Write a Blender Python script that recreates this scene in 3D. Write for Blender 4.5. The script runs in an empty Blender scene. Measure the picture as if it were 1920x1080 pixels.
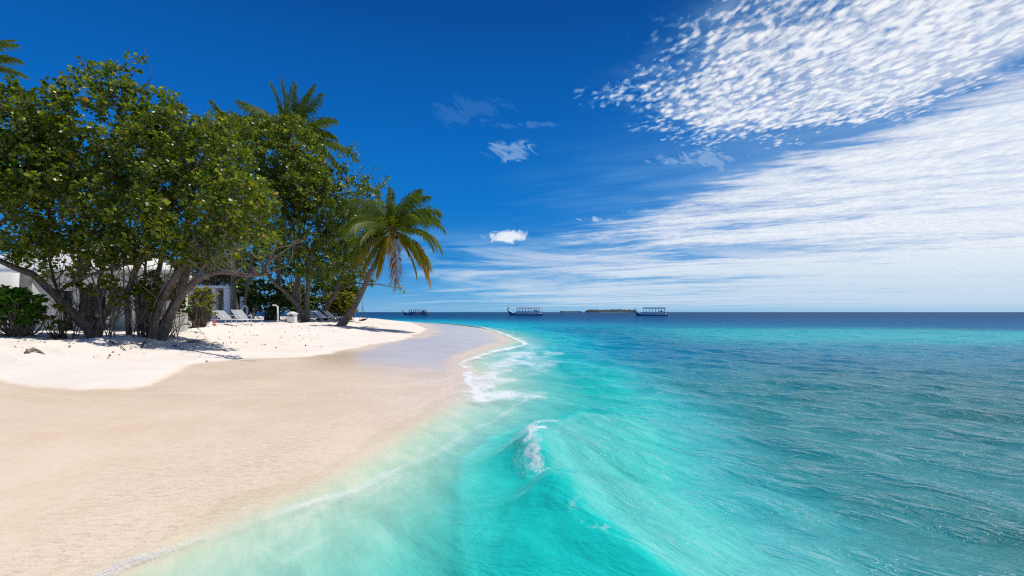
import bpy, math, random
import numpy as np
from mathutils import Vector, Matrix
from mathutils.kdtree import KDTree

SC = bpy.context.scene
COL = SC.collection
R = math.radians
CAM_H = 1.6
F = 960.0            # focal length in photo pixels (1920 wide), horizon at row 585

# ------------------------------------------------------------------ camera
cam_d = bpy.data.cameras.new('camera')
cam_d.sensor_width = 36.0
cam_d.lens = 18.0
cam_d.shift_y = 45.0 / 1920.0
cam_d.clip_start = 0.05
cam_d.clip_end = 60000.0
cam = bpy.data.objects.new('camera', cam_d)
cam.location = (0, 0, CAM_H)
cam.rotation_euler = (R(90), 0, 0)
COL.objects.link(cam)
SC.camera = cam

# ------------------------------------------------------------------ exposure / render
SC.view_settings.view_transform = 'Standard'
SC.view_settings.look = 'None'
SC.view_settings.exposure = 0.0
SC.view_settings.gamma = 1.0
SC.view_settings.use_curve_mapping = False
SC.render.engine = 'CYCLES'
cy = SC.cycles
cy.use_denoising = False
cy.filter_width = 1.25
cy.sample_clamp_direct = 1.7
try:
    cy.denoiser = 'OPENIMAGEDENOISE'
except Exception:
    pass
cy.max_bounces = 7
cy.diffuse_bounces = 3
cy.glossy_bounces = 3
cy.transmission_bounces = 4
cy.transparent_max_bounces = 10
cy.caustics_reflective = False
cy.caustics_refractive = False
cy.sample_clamp_indirect = 6.0

# ------------------------------------------------------------------ sun
SUN_EL = R(72)
SUN_AZ = R(-78)       # from +Y towards -X
S_VEC = Vector((-math.sin(SUN_AZ) * math.cos(SUN_EL), math.cos(SUN_AZ) * math.cos(SUN_EL), math.sin(SUN_EL)))
sun_d = bpy.data.lights.new('sun', 'SUN')
sun_d.energy = 3.8
sun_d.angle = R(0.53)
sun_d.color = (1.0, 0.955, 0.89)
sun = bpy.data.objects.new('sun', sun_d)
sun.rotation_euler = S_VEC.to_track_quat('Z', 'Y').to_euler()
sun.location = (-20, 40, 60)
COL.objects.link(sun)


# ------------------------------------------------------------------ node helper
class NT:
    """small expression builder for node trees"""
    def __init__(self, tree):
        self.t = tree
        self.t.nodes.clear()

    def node(self, kind, **props):
        n = self.t.nodes.new(kind)
        for k, v in props.items():
            setattr(n, k, v)
        return n

    def put(self, sock, v):
        if v is None:
            return
        if isinstance(v, bpy.types.NodeSocket):
            self.t.links.new(v, sock)
        elif hasattr(v, 's'):
            self.t.links.new(v.s, sock)
        else:
            if sock.type == 'RGBA' and hasattr(v, '__len__') and len(v) == 3:
                v = (*v, 1.0)
            sock.default_value = v

    def m(self, op, a, b=None, c=None, clamp=False):
        n = self.node('ShaderNodeMath', operation=op, use_clamp=clamp)
        for i, v in enumerate((a, b, c)):
            if v is not None:
                self.put(n.inputs[i], v)
        return E(self, n.outputs[0])

    def smooth(self, a, b, x):
        n = self.node('ShaderNodeMapRange', interpolation_type='SMOOTHSTEP')
        self.put(n.inputs[0], x); self.put(n.inputs[1], a); self.put(n.inputs[2], b)
        n.inputs[3].default_value = 0; n.inputs[4].default_value = 1
        return E(self, n.outputs[0])

    def lin(self, a, b, c, d, x):
        n = self.node('ShaderNodeMapRange')
        self.put(n.inputs[0], x)
        for i, v in enumerate((a, b, c, d)):
            self.put(n.inputs[i + 1], v)
        return E(self, n.outputs[0])

    def xyz(self, x, y, z):
        n = self.node('ShaderNodeCombineXYZ')
        for i, v in enumerate((x, y, z)):
            self.put(n.inputs[i], v)
        return E(self, n.outputs[0])

    def sep(self, v):
        n = self.node('ShaderNodeSeparateXYZ')
        self.put(n.inputs[0], v)
        return [E(self, o) for o in n.outputs]

    def noise(self, vec, scale=5, detail=3, rough=0.5, dist=0.0):
        n = self.node('ShaderNodeTexNoise')
        self.put(n.inputs['Vector'], vec)
        self.put(n.inputs['Scale'], scale); self.put(n.inputs['Detail'], detail)
        self.put(n.inputs['Roughness'], rough); self.put(n.inputs['Distortion'], dist)
        return E(self, n.outputs[0])

    def voro(self, vec, scale=5, feature='SMOOTH_F1', rand=1.0, smooth=0.6):
        n = self.node('ShaderNodeTexVoronoi', feature=feature)
        self.put(n.inputs['Vector'], vec); self.put(n.inputs['Scale'], scale)
        if 'Smoothness' in n.inputs and feature == 'SMOOTH_F1':
            n.inputs['Smoothness'].default_value = smooth
        n.inputs['Randomness'].default_value = rand
        return E(self, n.outputs['Distance'])

    def ramp(self, fac, stops, interp='LINEAR'):
        n = self.node('ShaderNodeValToRGB')
        cr = n.color_ramp
        cr.interpolation = interp
        while len(cr.elements) < len(stops):
            cr.elements.new(0.5)
        for e, (p, c) in zip(cr.elements, stops):
            e.position = p
            e.color = (*c, 1.0) if len(c) == 3 else c
        self.put(n.inputs[0], fac)
        return E(self, n.outputs[0])

    def mix(self, f, a, b, blend='MIX'):
        n = self.node('ShaderNodeMix', data_type='RGBA', blend_type=blend)
        self.put(n.inputs[0], f); self.put(n.inputs[6], a); self.put(n.inputs[7], b)
        return E(self, n.outputs[2])

    def mapping(self, vec, scale=(1, 1, 1), rot=(0, 0, 0), loc=(0, 0, 0)):
        n = self.node('ShaderNodeMapping')
        self.put(n.inputs[0], vec)
        n.inputs['Location'].default_value = loc
        n.inputs['Rotation'].default_value = rot
        n.inputs['Scale'].default_value = scale
        return E(self, n.outputs[0])

    def aniso(self, vec, ang, along, across, z=0.0):
        x, y, zz = self.sep(vec)
        c, q = math.cos(R(ang)), math.sin(R(ang))
        return self.xyz((x * c + y * q) * along, (y * c - x * q) * across, z)

    def attr(self, name):
        n = self.node('ShaderNodeAttribute', attribute_name=name)
        return n

    def mixsh(self, f, a, b):
        n = self.node('ShaderNodeMixShader')
        self.put(n.inputs[0], f); self.put(n.inputs[1], a); self.put(n.inputs[2], b)
        return E(self, n.outputs[0])

    def bump(self, h, strength=0.5, dist=0.02, normal=None):
        n = self.node('ShaderNodeBump')
        self.put(n.inputs['Height'], h)
        self.put(n.inputs['Strength'], strength); self.put(n.inputs['Distance'], dist)
        if normal is not None:
            self.put(n.inputs['Normal'], normal)
        return E(self, n.outputs[0])


class E:
    def __init__(self, nt, s):
        self.nt = nt; self.s = s
    def __add__(self, o): return self.nt.m('ADD', self, o)
    def __radd__(self, o): return self.nt.m('ADD', o, self)
    def __sub__(self, o): return self.nt.m('SUBTRACT', self, o)
    def __rsub__(self, o): return self.nt.m('SUBTRACT', o, self)
    def __mul__(self, o): return self.nt.m('MULTIPLY', self, o)
    def __rmul__(self, o): return self.nt.m('MULTIPLY', o, self)
    def __truediv__(self, o): return self.nt.m('DIVIDE', self, o)
    def __rtruediv__(self, o): return self.nt.m('DIVIDE', o, self)
    def max(self, o): return self.nt.m('MAXIMUM', self, o)
    def min(self, o): return self.nt.m('MINIMUM', self, o)
    def abs(self): return self.nt.m('ABSOLUTE', self)
    def pow(self, o): return self.nt.m('POWER', self, o)
    def clamp(self): return self.nt.m('ADD', self, 0.0, clamp=True)


# ------------------------------------------------------------------ world: sky with clouds
def build_world():
    w = bpy.data.worlds.new('World')
    SC.world = w
    w.use_nodes = True
    nt = NT(w.node_tree)
    STR = 0.1
    out = nt.node('ShaderNodeOutputWorld')
    bg = nt.node('ShaderNodeBackground')
    nt.put(bg.inputs[1], STR)
    sky = nt.node('ShaderNodeTexSky')
    sky.sky_type = 'NISHITA'
    sky.sun_disc = False
    sky.sun_elevation = SUN_EL
    sky.sun_rotation = -SUN_AZ
    sky.air_density = 1.0; sky.dust_density = 0.4; sky.ozone_density = 4.0
    tc = nt.node('ShaderNodeTexCoord')
    dx, dy, dz = nt.sep(tc.outputs['Generated'])
    hor = nt.m('SQRT', dx * dx + dy * dy).max(0.02)
    el = (dz / hor).max(0.0)
    ay = dy.abs().max(0.12)
    s = dx / ay
    t = (dz / ay).max(0.0)
    # clear sky as seen through a polarising filter
    grad = nt.ramp(el * 1.25, [
        (0.0, (0.205, 0.455, 0.72)), (0.045, (0.085, 0.355, 0.70)), (0.12, (0.018, 0.235, 0.635)),
        (0.25, (0.003, 0.180, 0.600)), (0.45, (0.001, 0.124, 0.485)), (0.72, (0.001, 0.074, 0.325)),
        (1.0, (0.001, 0.056, 0.27))])
    vs = nt.node('ShaderNodeVectorMath', operation='SCALE')
    nt.put(vs.inputs[0], grad.s); vs.inputs['Scale'].default_value = 1.0 / STR
    skyc = nt.mix(0.982, sky.outputs[0], vs.outputs[0])
    # brighter milky air to the right near the horizon
    milk = nt.smooth(-0.1, 1.1, s) * nt.smooth(0.20, 0.0, t) * 0.85
    skyc = nt.mix(milk, skyc, (4.4, 6.2, 8.1))
    # plane coordinates of the cloud deck
    dzz = dz.max(0.0) + 0.035
    u = dx / dzz
    v = dy / dzz
    uv = nt.xyz(u, v, 0.0)
    # --- mackerel field, upper right
    wob = nt.noise(uv, 1.3, 4, 0.6) - 0.5
    wob2 = nt.noise(uv, 4.0, 4, 0.65) - 0.5
    tu = 0.482 + (s - 0.18) * 0.56
    tl = 0.326 + (s - 0.48) * (s - 0.48) * 0.50
    m1 = nt.smooth(-0.10, 0.20, tu - t + wob * 0.30 + wob2 * 0.16) * nt.smooth(-0.03, 0.07, t - tl + wob2 * 0.16 + wob * 0.1) * \
        nt.smooth(0.08, 0.31, s + wob * 0.25 + wob2 * 0.12)
    n_warp = nt.noise(uv, 3.0, 2, 0.5)
    uvw = nt.node('ShaderNodeVectorMath', operation='MULTIPLY_ADD')
    wv = nt.node('ShaderNodeTexNoise'); nt.put(wv.inputs['Vector'], uv); wv.inputs['Scale'].default_value = 5.0
    wv.inputs['Detail'].default_value = 3.0
    nt.put(uvw.inputs[0], wv.outputs['Color']); uvw.inputs[1].default_value = (0.07, 0.07, 0); nt.put(uvw.inputs[2], uv)
    ux, uy, _uz = nt.sep(uvw.outputs[0])
    sq = nt.xyz(ux, uy * 0.5, 0.0)
    cells_v = nt.aniso(sq, -20, 0.85, 1.1)
    cell = nt.voro(cells_v, 40.0, 'SMOOTH_F1', 1.0, 0.9)
    soft = nt.noise(nt.aniso(sq, -22, 0.85, 1.12), 46.0, 4, 0.58, 0.2)
    cell2 = nt.noise(sq, 46.0, 4, 0.65)
    puff = nt.smooth(0.62, 0.14, cell + (cell2 - 0.5) * 0.7)
    rows = nt.noise(nt.aniso(uv, -44, 1.0, 5.5), 1.0, 3, 0.55)
    big = nt.noise(uv, 2.6, 3, 0.5)
    soft2 = nt.noise(nt.aniso(sq, -22, 0.9, 1.1), 20.0, 3, 0.55, 0.2)
    dd = m1 * 1.25 - 0.34 + (puff - 0.45) * 0.62 + (soft - 0.5) * 1.30 + (soft2 - 0.5) * 1.1 + (rows - 0.5) * 0.5 + (big - 0.5) * 0.8 + (s - 0.55) * 0.22
    d1 = nt.smooth(-0.22, 1.36, dd) * nt.smooth(0.0, 0.30, m1)
    veil1 = m1 * nt.smooth(0.3, 0.65, nt.noise(uv, 2.2, 5, 0.6) + (s - 0.6) * 0.35) * 0.62
    d1 = d1.max(veil1)
    # --- long streaked sheet fanning in from the left horizon
    st_v = nt.aniso(uv, -31, 0.27, 1.0)
    st_v2 = nt.aniso(uv, -27, 0.75, 2.2, 0.4)
    stn = nt.noise(st_v, 0.80, 6, 0.56, 0.45)
    stf = nt.noise(st_v2, 2.2, 6, 0.60, 0.4)
    tuft = nt.noise(nt.aniso(uv, -30, 0.8, 1.4, 0.2), 9.0, 5, 0.62, 0.3)
    left = nt.smooth(-0.28, 0.42, s - (t - 0.10) * 1.75 + (stn - 0.5) * 0.9)
    top = nt.smooth(-0.02, 0.09, (0.222 + (s - 0.18) * 0.345) - t + (stf - 0.5) * 0.12)
    cov = left * top
    d2 = cov * nt.smooth(0.32, 0.76, stn * 0.85 + stf * 0.62 - 0.20 + nt.smooth(0.30, 0.12, t) * 0.06 + (cov - 0.5) * 0.16 + (s - 0.4) * 0.12)
    d2 = d2 * (0.78 + tuft * 0.44) + (tuft - 0.5) * d2 * (1.0 - d2) * 1.6
    haze_v = nt.smooth(-0.05, 0.85, s + (stf - 0.5) * 0.5) * nt.smooth(0.42, 0.14, t - s * 0.10 + (stn - 0.5) * 0.25) * 0.58
    d2 = d2.max(haze_v)
    # --- thin low bands above the horizon
    lowb = nt.noise(nt.mapping(nt.xyz(s, t, 0.0), scale=(1.6, 17.0, 1.0), rot=(0, 0, R(1.5))), 1.6, 6, 0.62, 0.5)
    d3 = nt.smooth(0.38, 0.62, lowb + (s - 0.2) * 0.10) * nt.smooth(0.185, 0.08, t + (lowb - 0.5) * 0.1) * nt.smooth(0.0, 0.04, t) * \
        nt.smooth(-0.30, -0.02, s + (t - 0.07) * 1.3) * 0.92
    # --- single small clouds: (px, py, half width, half height, density)
    cn = nt.noise(nt.xyz(s, t * 1.6, 0.3), 34.0, 6, 0.68, 0.6)
    cn2 = nt.noise(nt.aniso(nt.xyz(s, t, 0.7), -28, 0.9, 2.0, 0.7), 19.0, 7, 0.70, 1.1)
    dens = d1.max(d2).max(d3)
    for (px, py, hw, hh, k, ragged) in ((950, 442, 46, 15, 1.0, 0), (955, 282, 50, 22, 0.30, 1), (885, 208, 66, 30, 0.055, 1),
                                        (1305, 297, 80, 24, 0.34, 1), (1128, 412, 40, 7, 0.5, 1), (960, 235, 90, 7, 0.10, 1),
                                        (1235, 395, 90, 7, 0.22, 1)):
        a = (s - (px - 960) / F) * (F / hw)
        b = (t - (585 - py) / F) * (F / hh) + a * (0.35 if ragged and px == 958 else 0.0)
        rr = a * a + b * b
        q = nt.smooth(1.25, 0.05, rr + ((cn2 - 0.47) * 8.5 if ragged else (cn - 0.5) * 3.6 + b.max(0.0) * 0.4))
        dens = dens.max(q * k)
    dens = (dens * nt.smooth(-0.005, 0.02, dz)).clamp()
    # cloud brightness: thick parts slightly grey
    ctex = soft2 * 0.5 + soft * 0.5
    ccol = nt.mix(nt.smooth(0.30, 0.68, ctex), (6.6, 7.7, 9.1), (9.8, 9.85, 9.95))
    low = nt.smooth(0.16, 0.0, t)
    ccol = nt.mix(low * 0.85, ccol, (5.0, 6.7, 8.4))
    ccol = nt.mix(nt.smooth(0.65, 0.0, dens), ccol, (3.4, 7.2, 9.6))
    fin = nt.mix(dens * 0.97, skyc, ccol)
    nt.put(bg.inputs[0], fin)
    nt.t.links.new(bg.outputs[0], out.inputs[0])
    w.cycles.sampling_method = 'MANUAL'
    w.cycles.sample_map_resolution = 512


build_world()

# ------------------------------------------------------------------ generic builders
rng = np.random.default_rng(11)
random.seed(11)


def P(px, py, Y):
    """world point seen at photo pixel (px,py) at distance Y along the view"""
    return np.array([(px - 960.0) / F * Y, Y, CAM_H + (585.0 - py) / F * Y])


def tag(o, label=None, cat=None, group=None, kind=None):
    if label: o['label'] = label
    if cat: o['category'] = cat
    if group: o['group'] = group
    if kind: o['kind'] = kind
    return o


def empty(name, loc, label, cat, group=None, rz=0.0):
    o = bpy.data.objects.new(name, None)
    o.empty_display_size = 0.2
    o.location = Vector([float(c) for c in loc]); o.rotation_euler = (0, 0, rz)
    COL.objects.link(o)
    return tag(o, label, cat, group)


class MB:
    """collects vertices and faces, links them as one mesh object"""
    def __init__(self):
        self.V = []; self.F = []; self.A = []; self.n = 0; self.M = []; self.mi = 0

    def add(self, V, Fq, var=None):
        V = np.asarray(V, dtype=np.float64).reshape(-1, 3)
        Fq = np.asarray(Fq, dtype=np.int64)
        self.V.append(V); self.F.append(Fq + self.n); self.M.append(np.full(len(Fq), self.mi))
        if var is None:
            var = np.zeros(len(V))
        self.A.append(np.broadcast_to(np.asarray(var, dtype=np.float64), (len(V),)).copy())
        self.n += len(V)

    def box(self, c, size, rot=None, taper=1.0):
        x, y, z = [a * 0.5 for a in size]
        V = np.array([[-x, -y, -z], [x, -y, -z], [x, y, -z], [-x, y, -z],
                      [-x * taper, -y * taper, z], [x * taper, -y * taper, z], [x * taper, y * taper, z], [-x * taper, y * taper, z]])
        if rot is not None:
            V = V @ np.array(rot).T
        self.add(V + np.asarray(c), [[0, 3, 2, 1], [4, 5, 6, 7], [0, 1, 5, 4], [1, 2, 6, 5], [2, 3, 7, 6], [3, 0, 4, 7]])

    def beam(self, a, b, w, h=None):
        """box bar from a to b"""
        a = np.asarray(a, float); b = np.asarray(b, float)
        h = h or w
        d = b - a; L = np.linalg.norm(d); d = d / L
        up = np.array([0, 0, 1.0]) if abs(d[2]) < 0.95 else np.array([1.0, 0, 0])
        sx = np.cross(d, up); sx /= np.linalg.norm(sx)
        sz = np.cross(sx, d)
        self.box((a + b) / 2, (w, L, h), np.stack([sx, d, sz], axis=1))

    def tube(self, pts, rad, sides=8, cap=True, jitter=0.0):
        pts = np.asarray(pts, float); n = len(pts)
        rad = np.broadcast_to(np.asarray(rad, float), (n,))
        T = np.gradient(pts, axis=0)
        T /= (np.linalg.norm(T, axis=1, keepdims=True) + 1e-9)
        ref = np.array([0.0, 0.0, 1.0]) if abs(T[0][2]) < 0.9 else np.array([1.0, 0.0, 0.0])
        U = np.zeros_like(pts)
        u = np.cross(T[0], ref); u /= np.linalg.norm(u)
        for i in range(n):
            u = u - T[i] * np.dot(u, T[i]); u /= (np.linalg.norm(u) + 1e-9)
            U[i] = u
        W = np.cross(T, U)
        a = np.linspace(0, 2 * np.pi, sides, endpoint=False)
        r = rad[:, None] * np.ones((1, sides))
        if jitter:
            r = r * (1 + jitter * rng.normal(size=(1, sides)) + jitter * 0.6 * rng.normal(size=(n, sides)))
        V = pts[:, None, :] + r[:, :, None] * (np.cos(a)[None, :, None] * U[:, None, :] + np.sin(a)[None, :, None] * W[:, None, :])
        i = np.arange(n - 1)[:, None] * sides; j = np.arange(sides)[None, :]; jn = (j + 1) % sides
        Fq = np.stack([i + j, i + jn, i + sides + jn, i + sides + j], axis=-1).reshape(-1, 4)
        V = V.reshape(-1, 3)
        if cap:
            V = np.vstack([V, pts[0], pts[-1]])
            k0 = n * sides; k1 = k0 + 1
            c0 = np.stack([np.full(sides, k0), jn[0], j[0], np.full(sides, k0)], axis=-1)
            c1 = np.stack([np.full(sides, k1), (n - 1) * sides + j[0], (n - 1) * sides + jn[0], np.full(sides, k1)], axis=-1)
            # triangles stored as quads with a repeated index: split into true triangles on build
            Fq = np.vstack([Fq, c0, c1])
        self.add(V, Fq)

    def build(self, name, mat, parent=None, smooth=False, bevel=0.0):
        V = np.vstack(self.V); Q = np.vstack(self.F); A = np.concatenate(self.A)
        me = bpy.data.meshes.new(name)
        tri = Q[:, 3] == Q[:, 0]
        Mi = np.concatenate(self.M) if self.M and sum(map(len, self.M)) == len(Q) else np.zeros(len(Q), int)
        Mi = np.concatenate([Mi[~tri], Mi[tri]])
        Fq = Q[~tri]; Ft = Q[tri][:, :3]
        loops = np.concatenate([Fq.ravel(), Ft.ravel()]).astype(np.int32)
        starts = np.concatenate([np.arange(len(Fq)) * 4, len(Fq) * 4 + np.arange(len(Ft)) * 3]).astype(np.int32)
        org = np.zeros(3)
        if parent is not None:
            org = np.array(parent.matrix_basis.translation if parent.parent is None else WPOS[parent.name])
        me.vertices.add(len(V)); me.vertices.foreach_set('co', (V - org).astype(np.float32).ravel())
        me.loops.add(len(loops)); me.loops.foreach_set('vertex_index', loops)
        me.polygons.add(len(starts)); me.polygons.foreach_set('loop_start', starts)
        if isinstance(mat, (list, tuple)):
            me.polygons.foreach_set('material_index', Mi.astype(np.int32))
        me.update(calc_edges=True)
        me.validate()
        if smooth:
            me.polygons.foreach_set('use_smooth', np.ones(len(me.polygons), dtype=bool))
        if np.any(A != 0) and len(A) == len(me.vertices):
            at = me.attributes.new('var', 'FLOAT', 'POINT')
            at.data.foreach_set('value', A.astype(np.float32))
        for q in (mat if isinstance(mat, (list, tuple)) else [mat]):
            me.materials.append(q)
        o = bpy.data.objects.new(name, me)
        COL.objects.link(o)
        if parent is not None:
            o.parent = parent
            WPOS[o.name] = org
        if bevel:
            bm = o.modifiers.new('bevel', 'BEVEL'); bm.width = bevel; bm.segments = 2; bm.limit_method = 'ANGLE'
        return o


WPOS = {}


def at_world(V, loc, rz):
    c, s = math.cos(rz), math.sin(rz)
    M = np.array([[c, -s, 0], [s, c, 0], [0, 0, 1]])
    return np.asarray(V) @ M.T + np.asarray(loc)


def catmull(pts, n=8):
    pts = np.asarray(pts, float)
    p = np.vstack([2 * pts[0] - pts[1], pts, 2 * pts[-1] - pts[-2]])
    out = []
    for i in range(1, len(p) - 2):
        t = np.linspace(0, 1, n, endpoint=False)[:, None]
        a, b, c, d = p[i - 1], p[i], p[i + 1], p[i + 2]
        out.append(0.5 * ((2 * b) + (-a + c) * t + (2 * a - 5 * b + 4 * c - d) * t ** 2 + (-a + 3 * b - 3 * c + d) * t ** 3))
    out.append(pts[-1:])
    return np.vstack(out)


_tab = np.random.default_rng(5).random((256, 256))


def vnoise(x, y, seed=0):
    x = np.asarray(x, float) + seed * 17.3; y = np.asarray(y, float) + seed * 31.7
    xi = np.floor(x).astype(int); yi = np.floor(y).astype(int)
    fx = x - xi; fy = y - yi
    fx = fx * fx * (3 - 2 * fx); fy = fy * fy * (3 - 2 * fy)
    a = _tab[xi & 255, yi & 255]; b = _tab[(xi + 1) & 255, yi & 255]
    c = _tab[xi & 255, (yi + 1) & 255]; d = _tab[(xi + 1) & 255, (yi + 1) & 255]
    return (a * (1 - fx) + b * fx) * (1 - fy) + (c * (1 - fx) + d * fx) * fy


def fbm(x, y, seed=0, oct=4):
    s = 0; a = 0.5
    for i in range(oct):
        s = s + a * vnoise(x * 2 ** i, y * 2 ** i, seed + i); a *= 0.5
    return s


def sstep(a, b, x):
    t = np.clip((np.asarray(x, float) - a) / (b - a), 0, 1)
    return t * t * (3 - 2 * t)


def sdist(x, y, line):
    """signed distance to an open polyline, positive on its left; also the arc parameter (index)"""
    x = np.asarray(x, float); y = np.asarray(y, float)
    best = np.full(x.shape, 1e18); sg = np.zeros(x.shape); par = np.zeros(x.shape)
    for i in range(len(line) - 1):
        ax, ay = line[i][:2]; bx, by = line[i + 1][:2]
        ex, ey = bx - ax, by - ay
        L2 = ex * ex + ey * ey + 1e-12
        t = np.clip(((x - ax) * ex + (y - ay) * ey) / L2, 0, 1)
        qx = x - ax - t * ex; qy = y - ay - t * ey
        d2 = qx * qx + qy * qy
        m = d2 < best
        best = np.where(m, d2, best)
        sg = np.where(m, np.where(ex * (y - ay) - ey * (x - ax) > 0, 1.0, -1.0), sg)
        par = np.where(m, i + t, par)
    return np.sqrt(best) * sg, par


# ------------------------------------------------------------------ land form
SHORE = catmull([(-2.9, -8), (-2.75, 0), (-2.62, 2.4), (-2.5, 3.2), (-2.2, 4.15), (-1.85, 5.0), (-1.5, 7.0), (-1.0, 10.2), (-1.05, 13.5),
                 (-1.55, 17.2), (-0.9, 22.5), (-0.2, 28), (-0.9, 36), (-3.2, 50), (-8.0, 66), (-15, 80), (-28, 90), (-60, 98), (-200, 110)], 5)
_pd = [-400, -100, -40, -15, -6, -3, -1.5, -0.5, 0, 1.5, 3, 5.5, 7.5, 9.5, 14, 30, 90]
_pz = [-12, -6, -3, -1.6, -0.9, -0.45, -0.2, -0.06, 0, 0.10, 0.19, 0.36, 0.56, 0.78, 0.88, 0.98, 1.1]


def terr_z(x, y):
    d, _ = sdist(x, y, SHORE)
    z = np.interp(d, _pd, _pz)
    rough = sstep(7.0, 10.0, d)
    z = z + rough * ((fbm(np.asarray(x) * 0.7, np.asarray(y) * 0.7, 3) - 0.47) * 0.26 + (fbm(np.asarray(x) * 2.6, np.asarray(y) * 2.6, 9) - 0.47) * 0.16 + (fbm(np.asarray(x) * 7, np.asarray(y) * 7, 29) - 0.47) * 0.04)
    return z


def hit(px, py):
    """ground point seen at a photo pixel"""
    Y = np.geomspace(1.5, 160, 3000)
    X = (px - 960) / F * Y
    zr = CAM_H - (py - 585) / F * Y
    z = np.maximum(terr_z(X, Y), 0.0)
    i = int(np.argmax(z >= zr))
    return np.array([X[i], Y[i], z[i]])


def fan(r, a):
    """grid of points around the camera, finer near it"""
    rr, aa = np.meshgrid(r, a, indexing='ij')
    return rr * np.sin(aa), rr * np.cos(aa), rr


def grid_mesh(name, X, Y, Z, attrs, mat, colors=None):
    nr, na = X.shape
    V = np.stack([X, Y, Z], axis=-1).reshape(-1, 3).astype(np.float32)
    i = np.arange(nr - 1)[:, None] * na; j = np.arange(na - 1)[None, :]
    Q = np.stack([i + j, i + na + j, i + na + j + 1, i + j + 1], axis=-1).reshape(-1, 4)[:, ::-1].astype(np.int32)
    me = bpy.data.meshes.new(name)
    me.vertices.add(len(V)); me.vertices.foreach_set('co', V.ravel())
    me.loops.add(Q.size); me.loops.foreach_set('vertex_index', np.ascontiguousarray(Q).ravel())
    me.polygons.add(len(Q)); me.polygons.foreach_set('loop_start', (np.arange(len(Q)) * 4).astype(np.int32))
    me.polygons.foreach_set('use_smooth', np.ones(len(Q), dtype=bool))
    me.update(calc_edges=True)
    for k, v in attrs.items():
        at = me.attributes.new(k, 'FLOAT', 'POINT'); at.data.foreach_set('value', v.astype(np.float32).ravel())
    for k, v in (colors or {}).items():
        at = me.attributes.new(k, 'FLOAT_COLOR', 'POINT')
        c4 = np.concatenate([v.reshape(-1, 3), np.ones((v.reshape(-1, 3).shape[0], 1))], axis=1).astype(np.float32)
        at.data.foreach_set('color', c4.ravel())
    me.materials.append(mat)
    o = bpy.data.objects.new(name, me)
    COL.objects.link(o)
    return o


def new_mat(name):
    m = bpy.data.materials.new(name)
    m.use_nodes = True
    nt = NT(m.node_tree)
    out = nt.node('ShaderNodeOutputMaterial')
    return m, nt, out


# ------------------------------------------------------------------ beach
def sand_material():
    m, nt, out = new_mat('coral_sand')
    geo = nt.node('ShaderNodeNewGeometry')
    pos = geo.outputs['Position']
    wet = E(nt, nt.attr('wet').outputs['Fac'])
    slick = E(nt, nt.attr('slick').outputs['Fac'])
    grit = E(nt, nt.attr('grit').outputs['Fac'])
    reef = E(nt, nt.attr('reef').outputs['Fac'])
    n1 = nt.noise(pos, 0.8, 5, 0.6)
    n2 = nt.noise(pos, 9.0, 5, 0.62)
    n3 = nt.noise(pos, 75.0, 3, 0.7)
    n4 = nt.noise(nt.aniso(pos, 12, 0.55, 1.3), 17.0, 6, 0.74)
    dry = nt.mix(nt.smooth(0.3, 0.75, n1 * 0.6 + n2 * 0.4), (0.84, 0.775, 0.68), (0.76, 0.675, 0.565))
    wetc = nt.mix(nt.smooth(0.40, 0.62, n1 * 0.7 + n2 * 0.3), (0.84, 0.675, 0.50), (0.77, 0.60, 0.43))
    speck = nt.smooth(0.505, 0.60, n4 * 0.55 + n3 * 0.45) * grit
    speckl = nt.smooth(0.495, 0.41, n4 * 0.55 + n3 * 0.45) * grit
    wetc = nt.mix(speck * 0.50, wetc, (0.40, 0.28, 0.175))
    wetc = nt.mix(speckl * 0.5, wetc, (0.90, 0.79, 0.64))
    swash = E(nt, nt.attr('swash').outputs['Fac'])
    wetc = nt.mix(swash * nt.smooth(0.35, 0.6, n4), wetc, (0.88, 0.75, 0.60))
    x_, y_, z_ = nt.sep(pos)
    wetc = nt.mix(nt.smooth(0.015, -0.06, z_), wetc, (0.82, 0.76, 0.58))
    base = nt.mix(wet, dry, wetc)
    reefc = nt.mix(nt.smooth(0.4, 0.65, nt.noise(pos, 1.4, 5, 0.65)), (0.10, 0.12, 0.07), (0.32, 0.30, 0.2))
    base = nt.mix(reef, base, reefc)
    b = nt.node('ShaderNodeBsdfPrincipled')
    nt.put(b.inputs['Base Color'], base)
    rough = nt.lin(0, 1, 0.95, 0.42, wet) - slick * 0.24 + (n2 - 0.5) * 0.12
    nt.put(b.inputs['Roughness'], rough.max(0.1))
    nt.put(b.inputs['Specular IOR Level'], (wet * 0.20 + slick * 0.40 + 0.06))
    hgt = n2 * (1.0 - wet * 0.85) * 1.0 + n4 * (grit * 0.55 + 0.12) + n3 * (0.12 + grit * 0.3)
    hgt = hgt * (1.0 - slick * 0.93)
    nt.put(b.inputs['Normal'], nt.bump(hgt, 0.5, 0.03))
    nt.t.links.new(b.outputs[0], out.inputs[0])
    return m


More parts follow.
